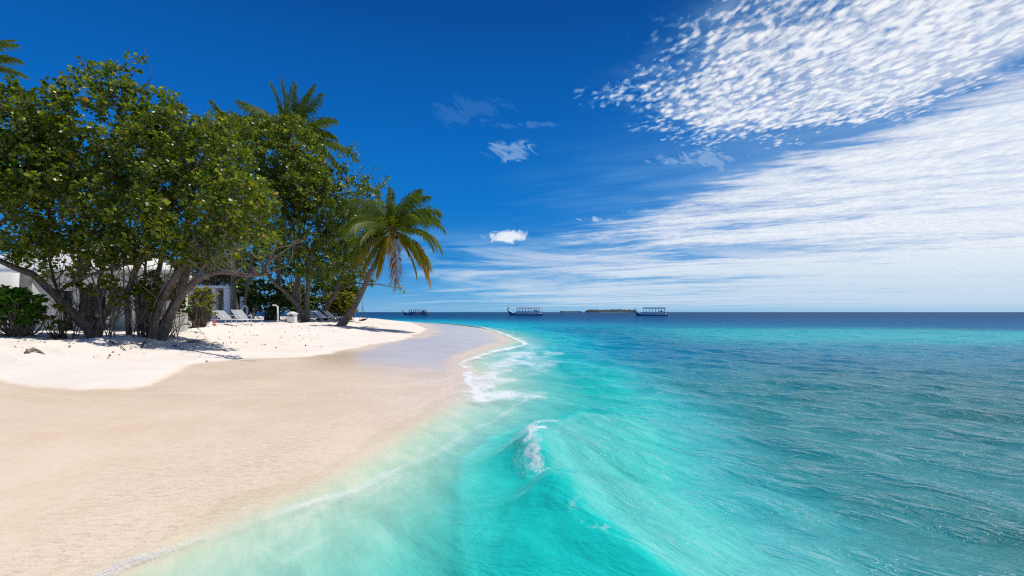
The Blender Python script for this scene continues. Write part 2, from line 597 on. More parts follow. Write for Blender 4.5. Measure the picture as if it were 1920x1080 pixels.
def build_beach():
    r = np.concatenate([np.geomspace(0.7, 2.2, 30), np.geomspace(2.2, 60, 520)[1:], np.geomspace(60, 900, 70)[1:]])
    a = np.linspace(R(-78), R(66), 640)
    X, Y, rr = fan(r, a)
    d, _ = sdist(X, Y, SHORE)
    Z = terr_z(X, Y)
    wl = [hit(*p)[:2] for p in ((-160, 700), (-60, 706), (0, 712), (60, 723), (150, 731), (240, 730), (285, 722), (312, 706), (335, 692), (380, 681),
                                (430, 675.5), (520, 671), (590, 668.5), (640, 657), (690, 647), (745, 640), (770, 632), (800, 618))]
    wl = [np.array([-60.0, 8.0])] + wl + [np.array([-12.5, 62.0]), np.array([-22, 78]), np.array([-60, 90.0])]
    wl = np.array(wl)
    dw, _ = sdist(X, Y, wl)          # positive = left of the line = dry side
    dw = dw + (fbm(X * 1.2, Y * 1.2, 2) - 0.47) * 0.5
    wet = 1 - sstep(-0.10, 0.16, dw)
    Z = Z + sstep(-0.1, 0.5, dw) * 0.02
    # freshly washed, mirror-wet zone
    slick = sstep(8, 17, Y) * sstep(0.15, 0.9, d) * (1 - sstep(3.6, 5.2, d + (fbm(X * 0.5, Y * 0.25, 6) - 0.47) * 3)) * wet
    slick = np.maximum(slick, wet * 0.35 * sstep(4, 9, Y) * (0.4 + fbm(X * 0.6, Y * 0.6, 12)))
    grit = wet * np.clip(1.25 - np.abs(d - 0.4) / 2.0, 0, 1) * (0.35 + 0.65 * sstep(.3, .6, fbm(X * .8, Y * .8, 44))) * (1 - sstep(12, 22, Y))
    grit = np.maximum(grit, 0.24 * wet)
    swash = np.zeros_like(X)
    for pl, wd, am in (([(230, 737), (420, 736), (560, 735), (700, 727), (800, 716), (880, 702)], .045, .8), ([(0, 800), (200, 790), (420, 770), (600, 745), (700, 735)], .03, .4),
                       ([(40, 735), (180, 748), (330, 742)], .04, .4), ([(600, 800), (700, 765), (800, 738), (860, 722)], .03, .5), ([(650, 690), (740, 672), (840, 655)], .05, .5)):
        ln = catmull(np.array([hit(*p)[:2] for p in pl]), 5)
        q, _ = sdist(X, Y, ln)
        swash = np.maximum(swash, am * np.exp(-((q + (fbm(X * 2, Y * 2, 33) - .47) * .25) / wd) ** 2))
    off = -d
    reef = sstep(3.4, 5.2, off + (fbm(X * 0.5, Y * 0.5, 8) - 0.47) * 3) * sstep(0.40, 0.55, fbm(X * 0.45 + 3, Y * 0.45, 21))
    o = grid_mesh('beach', X, Y, Z, {'wet': wet, 'slick': slick, 'grit': grit, 'reef': reef, 'swash': swash}, sand_material())
    tag(o, 'white coral sand beach with a smooth wet strip along the sea', 'beach', kind='structure')


build_beach()


# ------------------------------------------------------------------ sea
def ocean_tile(N, L, lmin, lmax, th0, spread, seed, slope):
    """periodic wave field by inverse FFT: height and horizontal displacements"""
    g = np.random.default_rng(seed)
    k1 = np.fft.fftfreq(N, L / N) * 2 * np.pi
    kx, ky = np.meshgrid(k1, k1, indexing='ij')
    k = np.sqrt(kx ** 2 + ky ** 2); k[0, 0] = 1e-6
    lam = 2 * np.pi / k
    ang = np.arctan2(ky, kx)
    dirw = np.abs(np.cos(ang - th0)) ** spread + 0.05
    amp = np.sqrt(dirw) / k ** 2.0 * (lam > lmin) * (lam < lmax)
    amp *= np.exp(-(lmin * 0.7 * k / (2 * np.pi)) ** 2)
    H = amp * (g.normal(size=(N, N)) + 1j * g.normal(size=(N, N)))
    H[0, 0] = 0
    h = np.fft.ifft2(H).real
    sx = np.fft.ifft2(1j * kx * H).real
    sc = slope / sx.std()
    dxx = np.fft.ifft2(-1j * kx / k * H).real; dyy = np.fft.ifft2(-1j * ky / k * H).real
    return h * sc, dxx * sc, dyy * sc


def samp(T, L, x, y):
    N = T.shape[0]
    fx = (x / L * N) % N; fy = (y / L * N) % N
    i = np.floor(fx).astype(int); j = np.floor(fy).astype(int)
    a = fx - i; b = fy - j
    i %= N; j %= N; i2 = (i + 1) % N; j2 = (j + 1) % N
    return (T[i, j] * (1 - a) + T[i2, j] * a) * (1 - b) + (T[i, j2] * (1 - a) + T[i2, j2] * a) * b


CREST = catmull([(2.1, 0.7), (1.35, 1.9), (0.84, 2.75), (0.58, 3.3), (0.42, 4.0), (0.34, 4.8), (0.40, 5.8), (0.78, 6.5), (1.45, 7.1), (2.3, 7.7), (3.2, 8.1)], 6)


def zpt(px, py, z=0.0):
    Y = (CAM_H - z) * F / (py - 585.0)
    return ((px - 960) / F * Y, Y)


def water_material():
    m, nt, out = new_mat('sea_water')
    geo = nt.node('ShaderNodeNewGeometry')
    pos = geo.outputs['Position']
    body = nt.attr('body').outputs['Color']
    murk = E(nt, nt.attr('murk').outputs['Fac'])
    foam = E(nt, nt.attr('foam').outputs['Fac'])
    calm = E(nt, nt.attr('calm').outputs['Fac'])
    px, py, pz = nt.sep(pos)
    # wavelets finer than the mesh
    r1 = nt.noise(nt.aniso(pos, -42, 0.6, 1.6), 3.4, 4, 0.62, 0.25)
    r2 = nt.noise(nt.aniso(pos, -35, 0.6, 1.5), 0.9, 5, 0.62, 0.4)
    r3 = nt.noise(nt.aniso(pos, -50, 0.6, 1.4), 12.0, 3, 0.55, 0.8)
    far = nt.smooth(10, 45, py)
    hgt = r1 * 0.120 + r2 * 0.34 * far + r3 * 0.007
    nrm = nt.bump(hgt * calm, 0.75, 1.0)
    # streaky churned-sand variation inside the water body
    sv = nt.noise(nt.aniso(pos, 118, 0.7, 2.6), 1.6, 6, 0.66, 0.45)
    bodyv = nt.mix(1.0, body, nt.ramp(sv, [(0.28, (0.84, 0.92, 0.94)), (0.5, (1.1, 1.12, 1.12)), (0.72, (1.6, 1.30, 1.25))]), 'MULTIPLY')
    dif = nt.node('ShaderNodeBsdfDiffuse'); nt.put(dif.inputs[0], bodyv); nt.put(dif.inputs['Normal'], nrm)
    trl = nt.node('ShaderNodeBsdfTranslucent'); nt.put(trl.inputs[0], bodyv); nt.put(trl.inputs['Normal'], nrm)
    thin = E(nt, nt.attr('thin').outputs['Fac'])
    vol = nt.mixsh(thin * 0.15 + 0.06, dif.outputs[0], trl.outputs[0])
    tr = nt.node('ShaderNodeBsdfTransparent')
    nt.put(tr.inputs[0], nt.mix(murk, (0.97, 0.99, 0.975), (0.62, 0.93, 0.86)))
    under = nt.mixsh((murk + (sv - 0.5) * murk * (1.0 - murk) * 1.2).clamp(), tr.outputs[0], vol)
    gl = nt.node('ShaderNodeBsdfGlossy'); nt.put(gl.inputs['Roughness'], 0.075); nt.put(gl.inputs['Normal'], nrm)
    nt.put(gl.inputs[0], (1, 1, 1))
    fr = nt.node('ShaderNodeFresnel'); fr.inputs['IOR'].default_value = 1.33; nt.put(fr.inputs['Normal'], nrm)
    frn = (E(nt, fr.outputs[0]) * 0.80).min(nt.lin(7, 60, 0.42, 0.12, py)) * nt.lin(0.0, 0.4, 0.12, 1.0, calm)
    surf = nt.mixsh(frn, under, gl.outputs[0])
    # foam lace
    warp = nt.noise(pos, 5.0, 4, 0.6)
    fa = nt.noise(pos, 9.5, 7, 0.72, 1.6)
    fb = nt.noise(nt.mapping(pos, scale=(1.3, 0.8, 1), rot=(0, 0, R(-20))), 22.0, 5, 0.66, 1.2)
    ridge = 1.0 - (fa - 0.5).abs() * 7.0
    ridge2 = 1.0 - (fb - 0.5).abs() * 6.0
    lace = ridge.max(ridge2 * 0.85).max(nt.smooth(0.5, 0.75, fb))
    ff = nt.smooth(0.0, 0.80, lace * 0.75 + foam * 1.30 - 1.05) * nt.smooth(0.02, 0.15, foam)
    fd = nt.node('ShaderNodeBsdfDiffuse'); nt.put(fd.inputs[0], (0.86, 0.88, 0.88))
    nt.put(fd.inputs['Normal'], nt.bump(fb + fa, 0.6, 0.03))
    fin = nt.mixsh((ff * 0.93).clamp(), surf, fd.outputs[0])
    nt.t.links.new(fin.s, out.inputs[0])
    return m


def build_sea():
    r = np.concatenate([np.geomspace(0.9, 2.4, 90), np.geomspace(2.4, 55, 800)[1:], np.geomspace(55, 400, 110)[1:], np.geomspace(400, 12000, 40)[1:]])
    a = np.linspace(R(-66), R(64), 900)
    X, Y, rr = fan(r, a)
    d, _ = sdist(X, Y, SHORE)
    off = -d
    depth = np.maximum(-np.interp(d, _pd, _pz), 0.0)
    sp = np.maximum(np.gradient(rr, axis=0), rr * (a[1] - a[0]))
    th = math.atan2(0.78, 0.62)
    bands = [(512, 9.0, 0.14, 0.55, th + 0.2, 2, 0.048), (512, 34.0, 0.50, 2.0, th, 5, 0.086), (512, 150.0, 2.2, 9.0, th - 0.15, 6, 0.020)]
    H = np.zeros_like(X); DX = np.zeros_like(X); DY = np.zeros_like(X)
    shal = 0.12 + 0.88 * sstep(0.02, 0.45, depth)
    for i, (N, L, l0, l1, t0, spd, sl) in enumerate(bands):
        h, hx, hy = ocean_tile(N, L, l0, l1, t0, spd, 40 + i, sl)
        f = 1 - sstep(l0 * 0.30, l0 * 0.9, sp)
        damp = f * (shal if i < 2 else sstep(0.1, 1.2, depth))
        H += samp(h, L, X, Y) * damp
        DX += samp(hx, L, X, Y) * damp; DY += samp(hy, L, X, Y) * damp
    # the breaking wave
    e, par = sdist(X, Y, CREST)          # positive = left of the line = shore side
    e = -e                                # positive = seaward
    wob = (fbm(X * 1.6, Y * 1.6, 31) - 0.47)
    e2 = e + wob * 0.18
    ends = sstep(0, 8, par) * (1 - sstep(36, 58, par))
    hw = 0.43 * (0.55 + 0.45 * sstep(4, 14, par)) * ends * (0.85 + 0.5 * (vnoise(par * 0.22, par * 0, 4) - 0.4))
    prof = np.where(e2 < 0, np.exp(-(np.abs(e2) / 0.50) ** 1.8), np.exp(-(np.abs(e2) / 1.1) ** 1.6))
    ramp = np.exp(-((e2 + 0.6) / 0.55) ** 2)
    H += hw * prof + 0.03 * ramp * ends
    DX += -0.08 * hw / 0.31 * prof ** 3
    # low swells rolling along the shore
    for (o0, wdt, hh, seed) in ((3.9, 0.8, 0.07, 1), (1.3, 0.35, 0.035, 2), (7.5, 1.4, 0.06, 3)):
        q = off - o0 + (vnoise(Y * 0.12, Y * 0, seed) - 0.5) * 1.6
        H += hh * np.exp(-(q / wdt) ** 2) * sstep(7, 12, Y) * (1 - sstep(60, 140, Y))
    Z = H + 0.012 - 0.012 * sstep(0.0, 0.3, depth)
    # the sheet ends under the sand
    land = sstep(0.3, 1.3, d)
    Z = Z * (1 - land) - 0.25 * land
    # ---- water colour from depth and bottom
    c_off = np.array([-2, 0.0, 0.5, 1.0, 1.7, 2.5, 3.3, 3.9, 4.7, 9, 20, 60, 300])
    c_rgb = np.array([(.82, .76, .60), (.78, .77, .62), (.58, .76, .63), (.37, .70, .57), (.12, .60, .49), (.012, .51, .44), (.03, .55, .49), (.04, .40, .42),
                      (.024, .23, .255), (.020, .165, .190), (.016, .165, .208), (.006, .13, .24), (.003, .05, .14)])
    offn = off + (fbm(X * 0.4, Y * 0.3, 14) - 0.47) * 1.6 * sstep(2.2, 4, off)
    near = np.stack([np.interp(offn, c_off, c_rgb[:, k]) for k in range(3)], axis=-1)
    f_off = np.array([-2, 0.0, 1.0, 2.5, 4.0, 6, 9, 24, 60, 300])
    f_rgb = np.array([(.80, .74, .58), (.66, .74, .60), (.22, .60, .56), (.03, .52, .53), (.008, .38, .48), (.005, .23, .37), (.005, .155, .28), (.005, .12, .24), (.004, .09, .22), (.003, .05, .15)])
    offf = off + (fbm(X * 0.15, Y * 0.1, 15) - 0.47) * 4 * sstep(3, 8, off)
    farc = np.stack([np.interp(offf, f_off, f_rgb[:, k]) for k in range(3)], axis=-1)
    w = sstep(8, 22, Y)[..., None]
    body = near * (1 - w) + farc * w
    # shallow turquoise bank farther out, deep blue beyond it
    yb = Y + (fbm(X * 0.06, Y * 0.06, 16) - 0.47) * 22
    bank = np.exp(-((yb - 36) / 10.0) ** 2) * sstep(3, 16, X) * 0.78
    bank = bank[..., None]
    body = body * (1 - bank) + np.array([.02, .44, .46]) * bank
    deep = sstep(46, 80, yb)[..., None]
    dcol = np.stack([np.interp(Y, [40, 80, 150, 400, 3000], v) for v in ([.004, .003, .003, .004, .006], [.18, .085, .058, .044, .042], [.33, .22, .170, .125, .118])], axis=-1)
    lag = (np.exp(-np.maximum(off - 2, 0) / 14.0) * sstep(40, 60, Y))[..., None] * 0.9
    body = body * (1 - deep) + dcol * deep
    body = body * (1 - lag) + np.array([.006, .43, .56]) * lag
    # dark weed and coral patches on the bottom to the right
    pat = sstep(0.44, 0.62, fbm(X * 0.55 + 7, Y * 0.38, 19)) * sstep(4.4, 6.0, off) * (1 - sstep(6, 12, Y))
    body = body * (1 - 0.42 * pat[..., None]) + np.array([.034, .095, .065]) * 0.42 * pat[..., None]
    # churned pale sand behind the breaking wave
    e3 = e2 + (fbm(X * 3, Y * 3, 71) - 0.47) * 0.12
    back = (sstep(-0.05, 0.10, e3) * np.exp(-(np.maximum(e3, 0) / 1.05) ** 2) * ends)[..., None] * 0.62
    body = body * (1 - back) + np.array([.17, .61, .55]) * back
    face = (sstep(0.10, -0.06, e3) * np.exp(-((e3 + 0.25) / 0.62) ** 2) * ends)[..., None] * 0.92
    body = body * (1 - face) + np.array([.012, .62, .53]) * face
    murk = np.interp(depth, [0, 0.012, 0.03, 0.06, 0.12, 0.25, 0.5, 0.9, 2.0], [0.0, 0.05, 0.22, 0.44, 0.62, 0.80, 0.91, 0.95, 0.985])
    thin = np.exp(-((e2 + 0.30) / 0.50) ** 2) * ends
    murk = np.maximum(murk, sstep(0.05, 0.4, thin) * 0.995)
    # ---- foam amounts
    foam = np.zeros_like(X)

    def streak(pxs, width, amt, z=0.0, side=0.0):
        nonlocal foam
        ln = catmull([zpt(*p, z) for p in pxs], 5)
        q, _ = sdist(X, Y, ln)
        q = q + (fbm(X * 1.5, Y * 1.5, 27) - 0.47) * width * 1.6
        wl = np.where(q > 0, width * (1 - side), width * (1 + side))
        foam = np.maximum(foam, amt * np.exp(-(q / wl) ** 2))
    streak([(150, 1095), (210, 1062), (330, 1025), (450, 985), (560, 948), (640, 925), (720, 890), (800, 862), (880, 815), (950, 775), (990, 745)], 0.15, 0.56)
    streak([(380, 1080), (520, 1010), (620, 950), (720, 905), (800, 880)], 0.22, 0.44)
    streak([(480, 1080), (640, 990), (760, 920), (860, 850)], 0.10, 0.42)
    streak([(640, 1070), (760, 960), (850, 880)], 0.12, 0.36)
    # swash on the cusp
    streak([(905, 752), (882, 722), (874, 700), (870, 680), (905, 668), (945, 655), (985, 648)], 0.36, 0.66)
    streak([(905, 752), (882, 722), (873, 700), (869, 681), (905, 667), (945, 654), (985, 647), (960, 633), (930, 621), (905, 614)], 0.22, 0.82)
    streak([(915, 742), (950, 738), (985, 742)], 0.6, 0.66)
    streak([(900, 720), (930, 690), (975, 662)], 0.9, 0.68)
    streak([(890, 735), (925, 705), (950, 676), (990, 660)], 0.5, 0.62)
    streak([(960, 700), (985, 680), (1010, 664), (1030, 668)], 0.8, 0.58)
    streak([(985, 645), (960, 633), (930, 621), (905, 614), (870, 609), (830, 606), (790, 604)], 0.9, 0.52)
    streak([(1010, 700), (1010, 670), (990, 648)], 0.9, 0.52)
    foam *= 0.55 + 0.95 * fbm(X * 2.6, Y * 1.3, 61)
    # breaking crest
    crest = ends * sstep(9, 17, par)
    jag = (fbm(X * 7, Y * 7, 52) - 0.47) * 0.34 + (fbm(X * 2.5, Y * 2.5, 53) - 0.47) * 0.20
    env = np.interp(par, [9, 14, 19, 23, 27, 31, 37, 41, 45, 50], [.25, .48, .55, .70, .86, .95, 1.0, .72, .5, 0]) * ends
    wd = np.interp(par, [9, 16, 23, 27, 32, 38, 42, 48], [.03, .045, .07, .10, .15, .17, .10, .05])
    patch = 0.55 + 0.9 * (fbm(X * 4.5, Y * 4.5, 57) - 0.1)
    foam = np.maximum(foam, env * 0.90 * patch * np.exp(-((e2 + 0.05 + jag) / wd) ** 2))
    foam = np.maximum(foam, env * 0.52 * np.exp(-((e2 + 0.20 + jag) / (wd * 1.8)) ** 2))
    foam = np.maximum(foam, env * 0.40 * np.exp(-((e2 - 0.40 + jag * 2) / 0.25) ** 2))
    # thin trailing foam threads on the wave's shoulders and in the shallows
    foam = np.maximum(foam, 0.30 * sstep(0.4, 1.0, off) * (1 - sstep(2.6, 3.8, off)) * (1 - sstep(14, 30, Y)))
    foam = np.maximum(foam, 0.20 * sstep(3.2, 4.6, off) * (1 - sstep(5, 9, off)) * (1 - sstep(9, 20, Y)))
    calm = sstep(-0.02, 0.5, depth) * (1 - 0.55 * np.exp(-((e2 + 0.35) / 0.4) ** 2) * ends)
    o = grid_mesh('sea', X + DX * (1 - land), Y + DY * (1 - land), Z, {'murk': murk, 'foam': foam, 'calm': calm, 'thin': thin}, water_material(), {'body': body})
    tag(o, 'clear turquoise lagoon sea turning deep blue at the horizon', 'sea', kind='structure')
    # spray and bubbles thrown up along the crest: small round lumps of foam
    m, nt, out = new_mat('foam')
    b = nt.node('ShaderNodeBsdfPrincipled')
    nt.put(b.inputs['Base Color'], (0.95, 0.96, 0.96)); nt.put(b.inputs['Roughness'], 0.25)
    tl = nt.node('ShaderNodeBsdfTranslucent'); nt.put(tl.inputs[0], (0.97, 0.98, 0.98))
    nt.t.links.new(nt.mixsh(0.50, b.outputs[0], tl.outputs[0]).s, out.inputs[0])
    g = np.random.default_rng(77)
    mb = MB()
    oc = np.array([[1, 0, 0], [-1, 0, 0], [0, 1, 0], [0, -1, 0], [0, 0, 1], [0, 0, -1]], float)
    of = np.array([[0, 2, 4, 0], [2, 1, 4, 2], [1, 3, 4, 1], [3, 0, 4, 3], [2, 0, 5, 2], [1, 2, 5, 1], [3, 1, 5, 3], [0, 3, 5, 0]])
    n = 9000
    cl = CREST
    seg = g.uniform(12, 47, n)
    clump = np.interp(seg, [12, 16, 23, 27, 31, 37, 41, 45, 47], [.10, .16, .34, .6, .9, 1.0, .6, .35, .1])
    i = seg.astype(int); f = (seg - i)[:, None]
    base = cl[i] * (1 - f) + cl[np.minimum(i + 1, len(cl) - 1)] * f
    k = np.clip(1 - np.abs(seg - 31) / 16, 0.10, 1)
    _c = 0
    lat = g.normal(size=n) * 0.075 * (0.4 + clump)
    top = 0.34 * k
    zz = 0.15 + 0.12 * clump - np.abs(lat) * 0.5 + g.exponential(0.030, n) * k
    rad = np.clip(g.lognormal(-5.75, 0.42, n), 0.0016, 0.007)
    keep = g.random(n) < clump
    for x, y, z, r0 in zip(base[keep, 0] - 0.09 + lat[keep] + (fbm(base[keep, 0] * 7, base[keep, 1] * 7, 52) - .47) * .3, base[keep, 1] + g.normal(size=keep.sum()) * 0.03, zz[keep], rad[keep]):
        mb.add(oc * r0 * g.uniform(0.6, 1.4, (6, 1)) + np.array([x, y, z]), of)
    o = mb.build('sea_foam', m, smooth=True)
    tag(o, 'white spray and bubbles along the breaking wave crest', 'sea foam', kind='stuff')


build_sea()


# ------------------------------------------------------------------ plain materials
def paint(name, color, rough=0.55, grime=0.12, scale=3.0, spec=0.4, metal=0.0):
    m, nt, out = new_mat(name)
    tc = nt.node('ShaderNodeTexCoord')
    n = nt.noise(tc.outputs['Object'], scale, 6, 0.65)
    n2 = nt.noise(nt.mapping(tc.outputs['Object'], scale=(6, 6, 0.8)), scale, 4, 0.6)
    dark = tuple(c * (1 - grime * 2.2) for c in color)
    c = nt.mix(nt.smooth(0.42, 0.75, n * 0.6 + n2 * 0.4), color, dark)
    b = nt.node('ShaderNodeBsdfPrincipled')
    nt.put(b.inputs['Base Color'], c); nt.put(b.inputs['Roughness'], (n - 0.5) * 0.25 + rough)
    b.inputs['Specular IOR Level'].default_value = spec
    b.inputs['Metallic'].default_value = metal
    nt.put(b.inputs['Normal'], nt.bump(n, 0.12, 0.02))
    nt.t.links.new(b.outputs[0], out.inputs[0])
    return m


def bark_material(name, light, dark, ring=False):
    m, nt, out = new_mat(name)
    geo = nt.node('ShaderNodeNewGeometry'); pos = geo.outputs['Position']
    n = nt.noise(nt.mapping(pos, scale=(9, 9, 2.2)), 1.6, 6, 0.68, 0.5)
    n2 = nt.noise(pos, 2.2, 4, 0.6)
    f = n * 0.65 + n2 * 0.35
    hh = n
    if ring:
        x, y, z = nt.sep(pos)
        rg = nt.m('SINE', z * 52.0 + n2 * 5.0)
        f = f + rg * 0.05
        hh = n * 0.5 + rg * 0.22
    c = nt.mix(nt.smooth(0.36, 0.64, f), dark, light)
    b = nt.node('ShaderNodeBsdfPrincipled'); nt.put(b.inputs['Base Color'], c)
    b.inputs['Roughness'].default_value = 0.85; b.inputs['Specular IOR Level'].default_value = 0.2
    nt.put(b.inputs['Normal'], nt.bump(hh, 0.8, 0.03))
    nt.t.links.new(b.outputs[0], out.inputs[0])
    return m


def leaf_material(name, stops, transl=0.42, rough=0.33, spec=0.5, tcol=1.5):
    m, nt, out = new_mat(name)
    v = E(nt, nt.attr('var').outputs['Fac'])
    geo = nt.node('ShaderNodeNewGeometry')
    n = nt.noise(geo.outputs['Position'], 0.9, 3, 0.5)
    c = nt.ramp((v + (n - 0.5) * 0.12).clamp(), stops)
    b = nt.node('ShaderNodeBsdfPrincipled')
    nt.put(b.inputs['Base Color'], c); b.inputs['Roughness'].default_value = rough
    b.inputs['Specular IOR Level'].default_value = spec
    t = nt.node('ShaderNodeBsdfTranslucent')
    nt.put(t.inputs[0], nt.mix(1.0, c, (2.3 * tcol / 1.5, 2.0 * tcol / 1.5, 0.55), 'MULTIPLY'))
    nt.t.links.new(nt.mixsh(transl, b.outputs[0], t.outputs[0]).s, out.inputs[0])
    return m


GREEN = [(0.0, (.030, .052, .008)), (0.35, (.072, .122, .011)), (0.62, (.155, .212, .016)), (0.86, (.31, .34, .04)), (0.95, (.21, .19, .03)), (0.985, (.36, .17, .02)), (1.0, (.38, .12, .015))]
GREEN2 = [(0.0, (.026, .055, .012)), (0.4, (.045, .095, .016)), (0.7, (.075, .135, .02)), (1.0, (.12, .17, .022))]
M_LEAF = leaf_material('beach_leaf', GREEN, 0.45, 0.32, 0.5)
M_LEAF_B = leaf_material('shrub_leaf', [(0.0, (.05, .13, .02)), (0.5, (.09, .22, .025)), (0.85, (.15, .28, .03)), (1.0, (.30, .30, .03))], 0.4, 0.25)
M_LEAF_Y = leaf_material('yellow_shrub_leaf', [(0.0, (.06, .09, .012)), (0.5, (.13, .16, .02)), (0.85, (.24, .24, .03)), (1.0, (.36, .24, .03))], 0.45, 0.3)
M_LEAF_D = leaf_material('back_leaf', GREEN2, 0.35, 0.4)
M_FROND = leaf_material('palm_leaf', [(0.0, (.045, .085, .010)), (0.5, (.095, .145, .013)), (1.0, (.18, .18, .02))], 0.42, 0.5, 0.3)
M_FROND_Y = leaf_material('yellowing_palm_leaf', [(0.0, (.12, .14, .012)), (0.5, (.24, .20, .015)), (1.0, (.30, .22, .02))], 0.42, 0.5, 0.3)
M_FROND_O = leaf_material('dry_palm_leaf', [(0.0, (.22, .13, .02)), (0.5, (.36, .20, .02)), (1.0, (.42, .28, .04))], 0.40, 0.5, 0.3, 1.2)
M_BARK = bark_material('grey_bark', (.20, .165, .132), (.065, .050, .038))
M_TWIG = bark_material('twig_bark', (.20, .165, .13), (.095, .074, .056))
M_PALMB = bark_material('palm_bark', (.235, .20, .165), (.10, .082, .065), True)
M_DEAD = bark_material('bleached_wood', (.36, .30, .24), (.17, .13, .10))
M_WALL = paint('white_render', (.70, .70, .685), 0.7, 0.06, 0.8)
M_ROOF = paint('white_roof_tile', (.80, .79, .77), 0.6, 0.08, 1.5)
M_WHITE = paint('white_paint', (.80, .80, .79), 0.4, 0.05, 4)
M_GLASS = paint('dark_glass', (.018, .022, .026), 0.06, 0.0, 2, 0.7)
M_SHUT = paint('pale_blue_door', (.34, .40, .44), 0.5, 0.08, 3)
M_SLING = paint('grey_sling', (.40, .41, .43), 0.8, 0.06, 9)
M_DARK = paint('black_wicker', (.012, .012, .014), 0.6, 0.0, 9)
M_ROPE = paint('rope', (.16, .15, .13), 0.8, 0.1, 20)
M_RED = paint('red_plastic', (.55, .03, .03), 0.4, 0.05, 5)
M_HULL = paint('dark_hull', (.11, .14, .19), 0.4, 0.1, 1.2)
M_HBLUE = paint('blue_paint', (.09, .20, .34), 0.45, 0.1, 1.5)
M_HWHITE = paint('boat_white', (.86, .88, .90), 0.45, 0.1, 1.5)
M_CANOPY = paint('canopy_grey_blue', (.36, .43, .50), 0.6, 0.1, 1.5)
M_WOOD = paint('varnished_wood', (.11, .055, .03), 0.4, 0.12, 3)
M_FOREST_HAZED = leaf_material('haze_tinted_island_trees', [(0, (.020, .044, .048)), (1, (.032, .060, .062))], 0.1, 0.8)  # distance haze painted into the leaf colour as a blue-green tint


# ------------------------------------------------------------------ leaves
def leaves(mb, Pn, A, N, size, width, var, fold=0.13):
    """many small folded leaves at once; A = leaf axis, N = leaf normal"""
    n = len(Pn)
    A = A / (np.linalg.norm(A, axis=1, keepdims=True) + 1e-9)
    Bv = np.cross(N, A); Bv /= (np.linalg.norm(Bv, axis=1, keepdims=True) + 1e-9)
    Nn = np.cross(A, Bv)
    prof = np.array([(0, 0, 0), (.30, .46, fold), (.74, .42, fold), (1.0, 0, 0), (.74, -.42, fold), (.30, -.46, fold)])
    s = size[:, None, None]
    V = Pn[:, None, :] + s * (prof[None, :, 0:1] * A[:, None, :] + width * prof[None, :, 1:2] * Bv[:, None, :] + prof[None, :, 2:3] * Nn[:, None, :])
    k = np.arange(n)[:, None] * 6
    Fq = np.concatenate([k + np.array([[0, 3, 2, 1]]), k + np.array([[0, 5, 4, 3]])])
    mb.add(V.reshape(-1, 3), Fq, np.repeat(var, 6))


def unit(v):
    return v / (np.linalg.norm(v, axis=-1, keepdims=True) + 1e-9)


# ------------------------------------------------------------------ branching by space colonisation
def colonize(limbs, attr, step=0.2, infl=3.0, kill=0.34, iters=90, g=None, up=0.08, wiggle=0.25):
    pos = []; par = []; rmin = []; main = []
    for pts, rad, parent in limbs:
        pts = catmull(pts, 6)
        L = np.linalg.norm(np.diff(pts, axis=0), axis=1).sum()
        m = max(4, int(L / step))
        seg = np.concatenate([[0], np.cumsum(np.linalg.norm(np.diff(pts, axis=0), axis=1))])
        q = np.linspace(0, seg[-1], m)
        pp = np.stack([np.interp(q, seg, pts[:, k]) for k in range(3)], axis=1)
        pp[1:] += g.normal(size=(m - 1, 3)) * step * 0.10
        rr = np.interp(np.linspace(0, 1, m), np.linspace(0, 1, len(rad)), rad) * 0.80
        if parent is not None and pos:
            pa = np.array(pos)
            i0 = int(np.argmin(((pa - pp[0]) ** 2).sum(1)))
        else:
            i0 = -1
        for i in range(m):
            par.append(i0 if i == 0 else len(pos) - 1)
            pos.append(pp[i]); rmin.append(rr[i]); main.append(1)
    cap = len(pos) + 9000
    Pn = np.zeros((cap, 3)); n = len(pos)
    Pn[:n] = np.array(pos)
    par = par + [0] * (cap - n)
    kids = np.zeros(cap, int)
    for i in range(n):
        if par[i] >= 0: kids[par[i]] += 1
    skip = np.array(rmin) > 0.13          # thick lower trunk does not sprout twigs
    okn = np.ones(cap, bool); okn[:n] = ~skip
    at = attr.copy()
    cand = np.where(okn[:n])[0]
    d2 = ((at[:, None, :] - Pn[None, cand, :]) ** 2).sum(-1)
    ni = cand[d2.argmin(1)]; nd = d2.min(1)
    for it in range(iters):
        if len(at) == 0 or n > cap - 600: break
        inf = infl if it > 14 else 6.0
        act = nd < inf ** 2
        if not act.any(): break
        dirs = unit(at[act] - Pn[ni[act]])
        acc = np.zeros((n, 3)); np.add.at(acc, ni[act], dirs)
        who = np.unique(ni[act])
        who = who[kids[who] < 3]
        if len(who) == 0: break
        dv = unit(unit(acc[who]) + np.array([0, 0, up]) + g.normal(size=(len(who), 3)) * wiggle)
        new = Pn[who] + dv * step
        k = len(new)
        if n + k > cap: break
        Pn[n:n + k] = new
        for q, w_ in enumerate(who): par[n + q] = int(w_)
        kids[who] += 1
        d2 = ((at[:, None, :] - new[None]) ** 2).sum(-1)
        j = d2.argmin(1); dm = d2.min(1)
        better = dm < nd
        ni = np.where(better, n + j, ni); nd = np.where(better, dm, nd)
        n += k
        keep = nd > kill ** 2
        at, ni, nd = at[keep], ni[keep], nd[keep]
    return Pn[:n], np.array(par[:n]), np.array(rmin + [0.0] * (n - len(rmin))), len(rmin)


def ellipsoid_points(ells, dens, g, shell=0.35):
    out = []
    for (c, rad) in ells:
        c = np.array(c); rad = np.array(rad)
        n = int(dens * rad.prod() * 4.19)
        v = unit(g.normal(size=(n, 3))); q = g.random(n) ** (1 / 3)
        q = np.where(g.random(n) < shell, 0.75 + 0.25 * g.random(n), q)
        p = c + v * q[:, None] * rad
        out.append(p)
    return np.vstack(out)


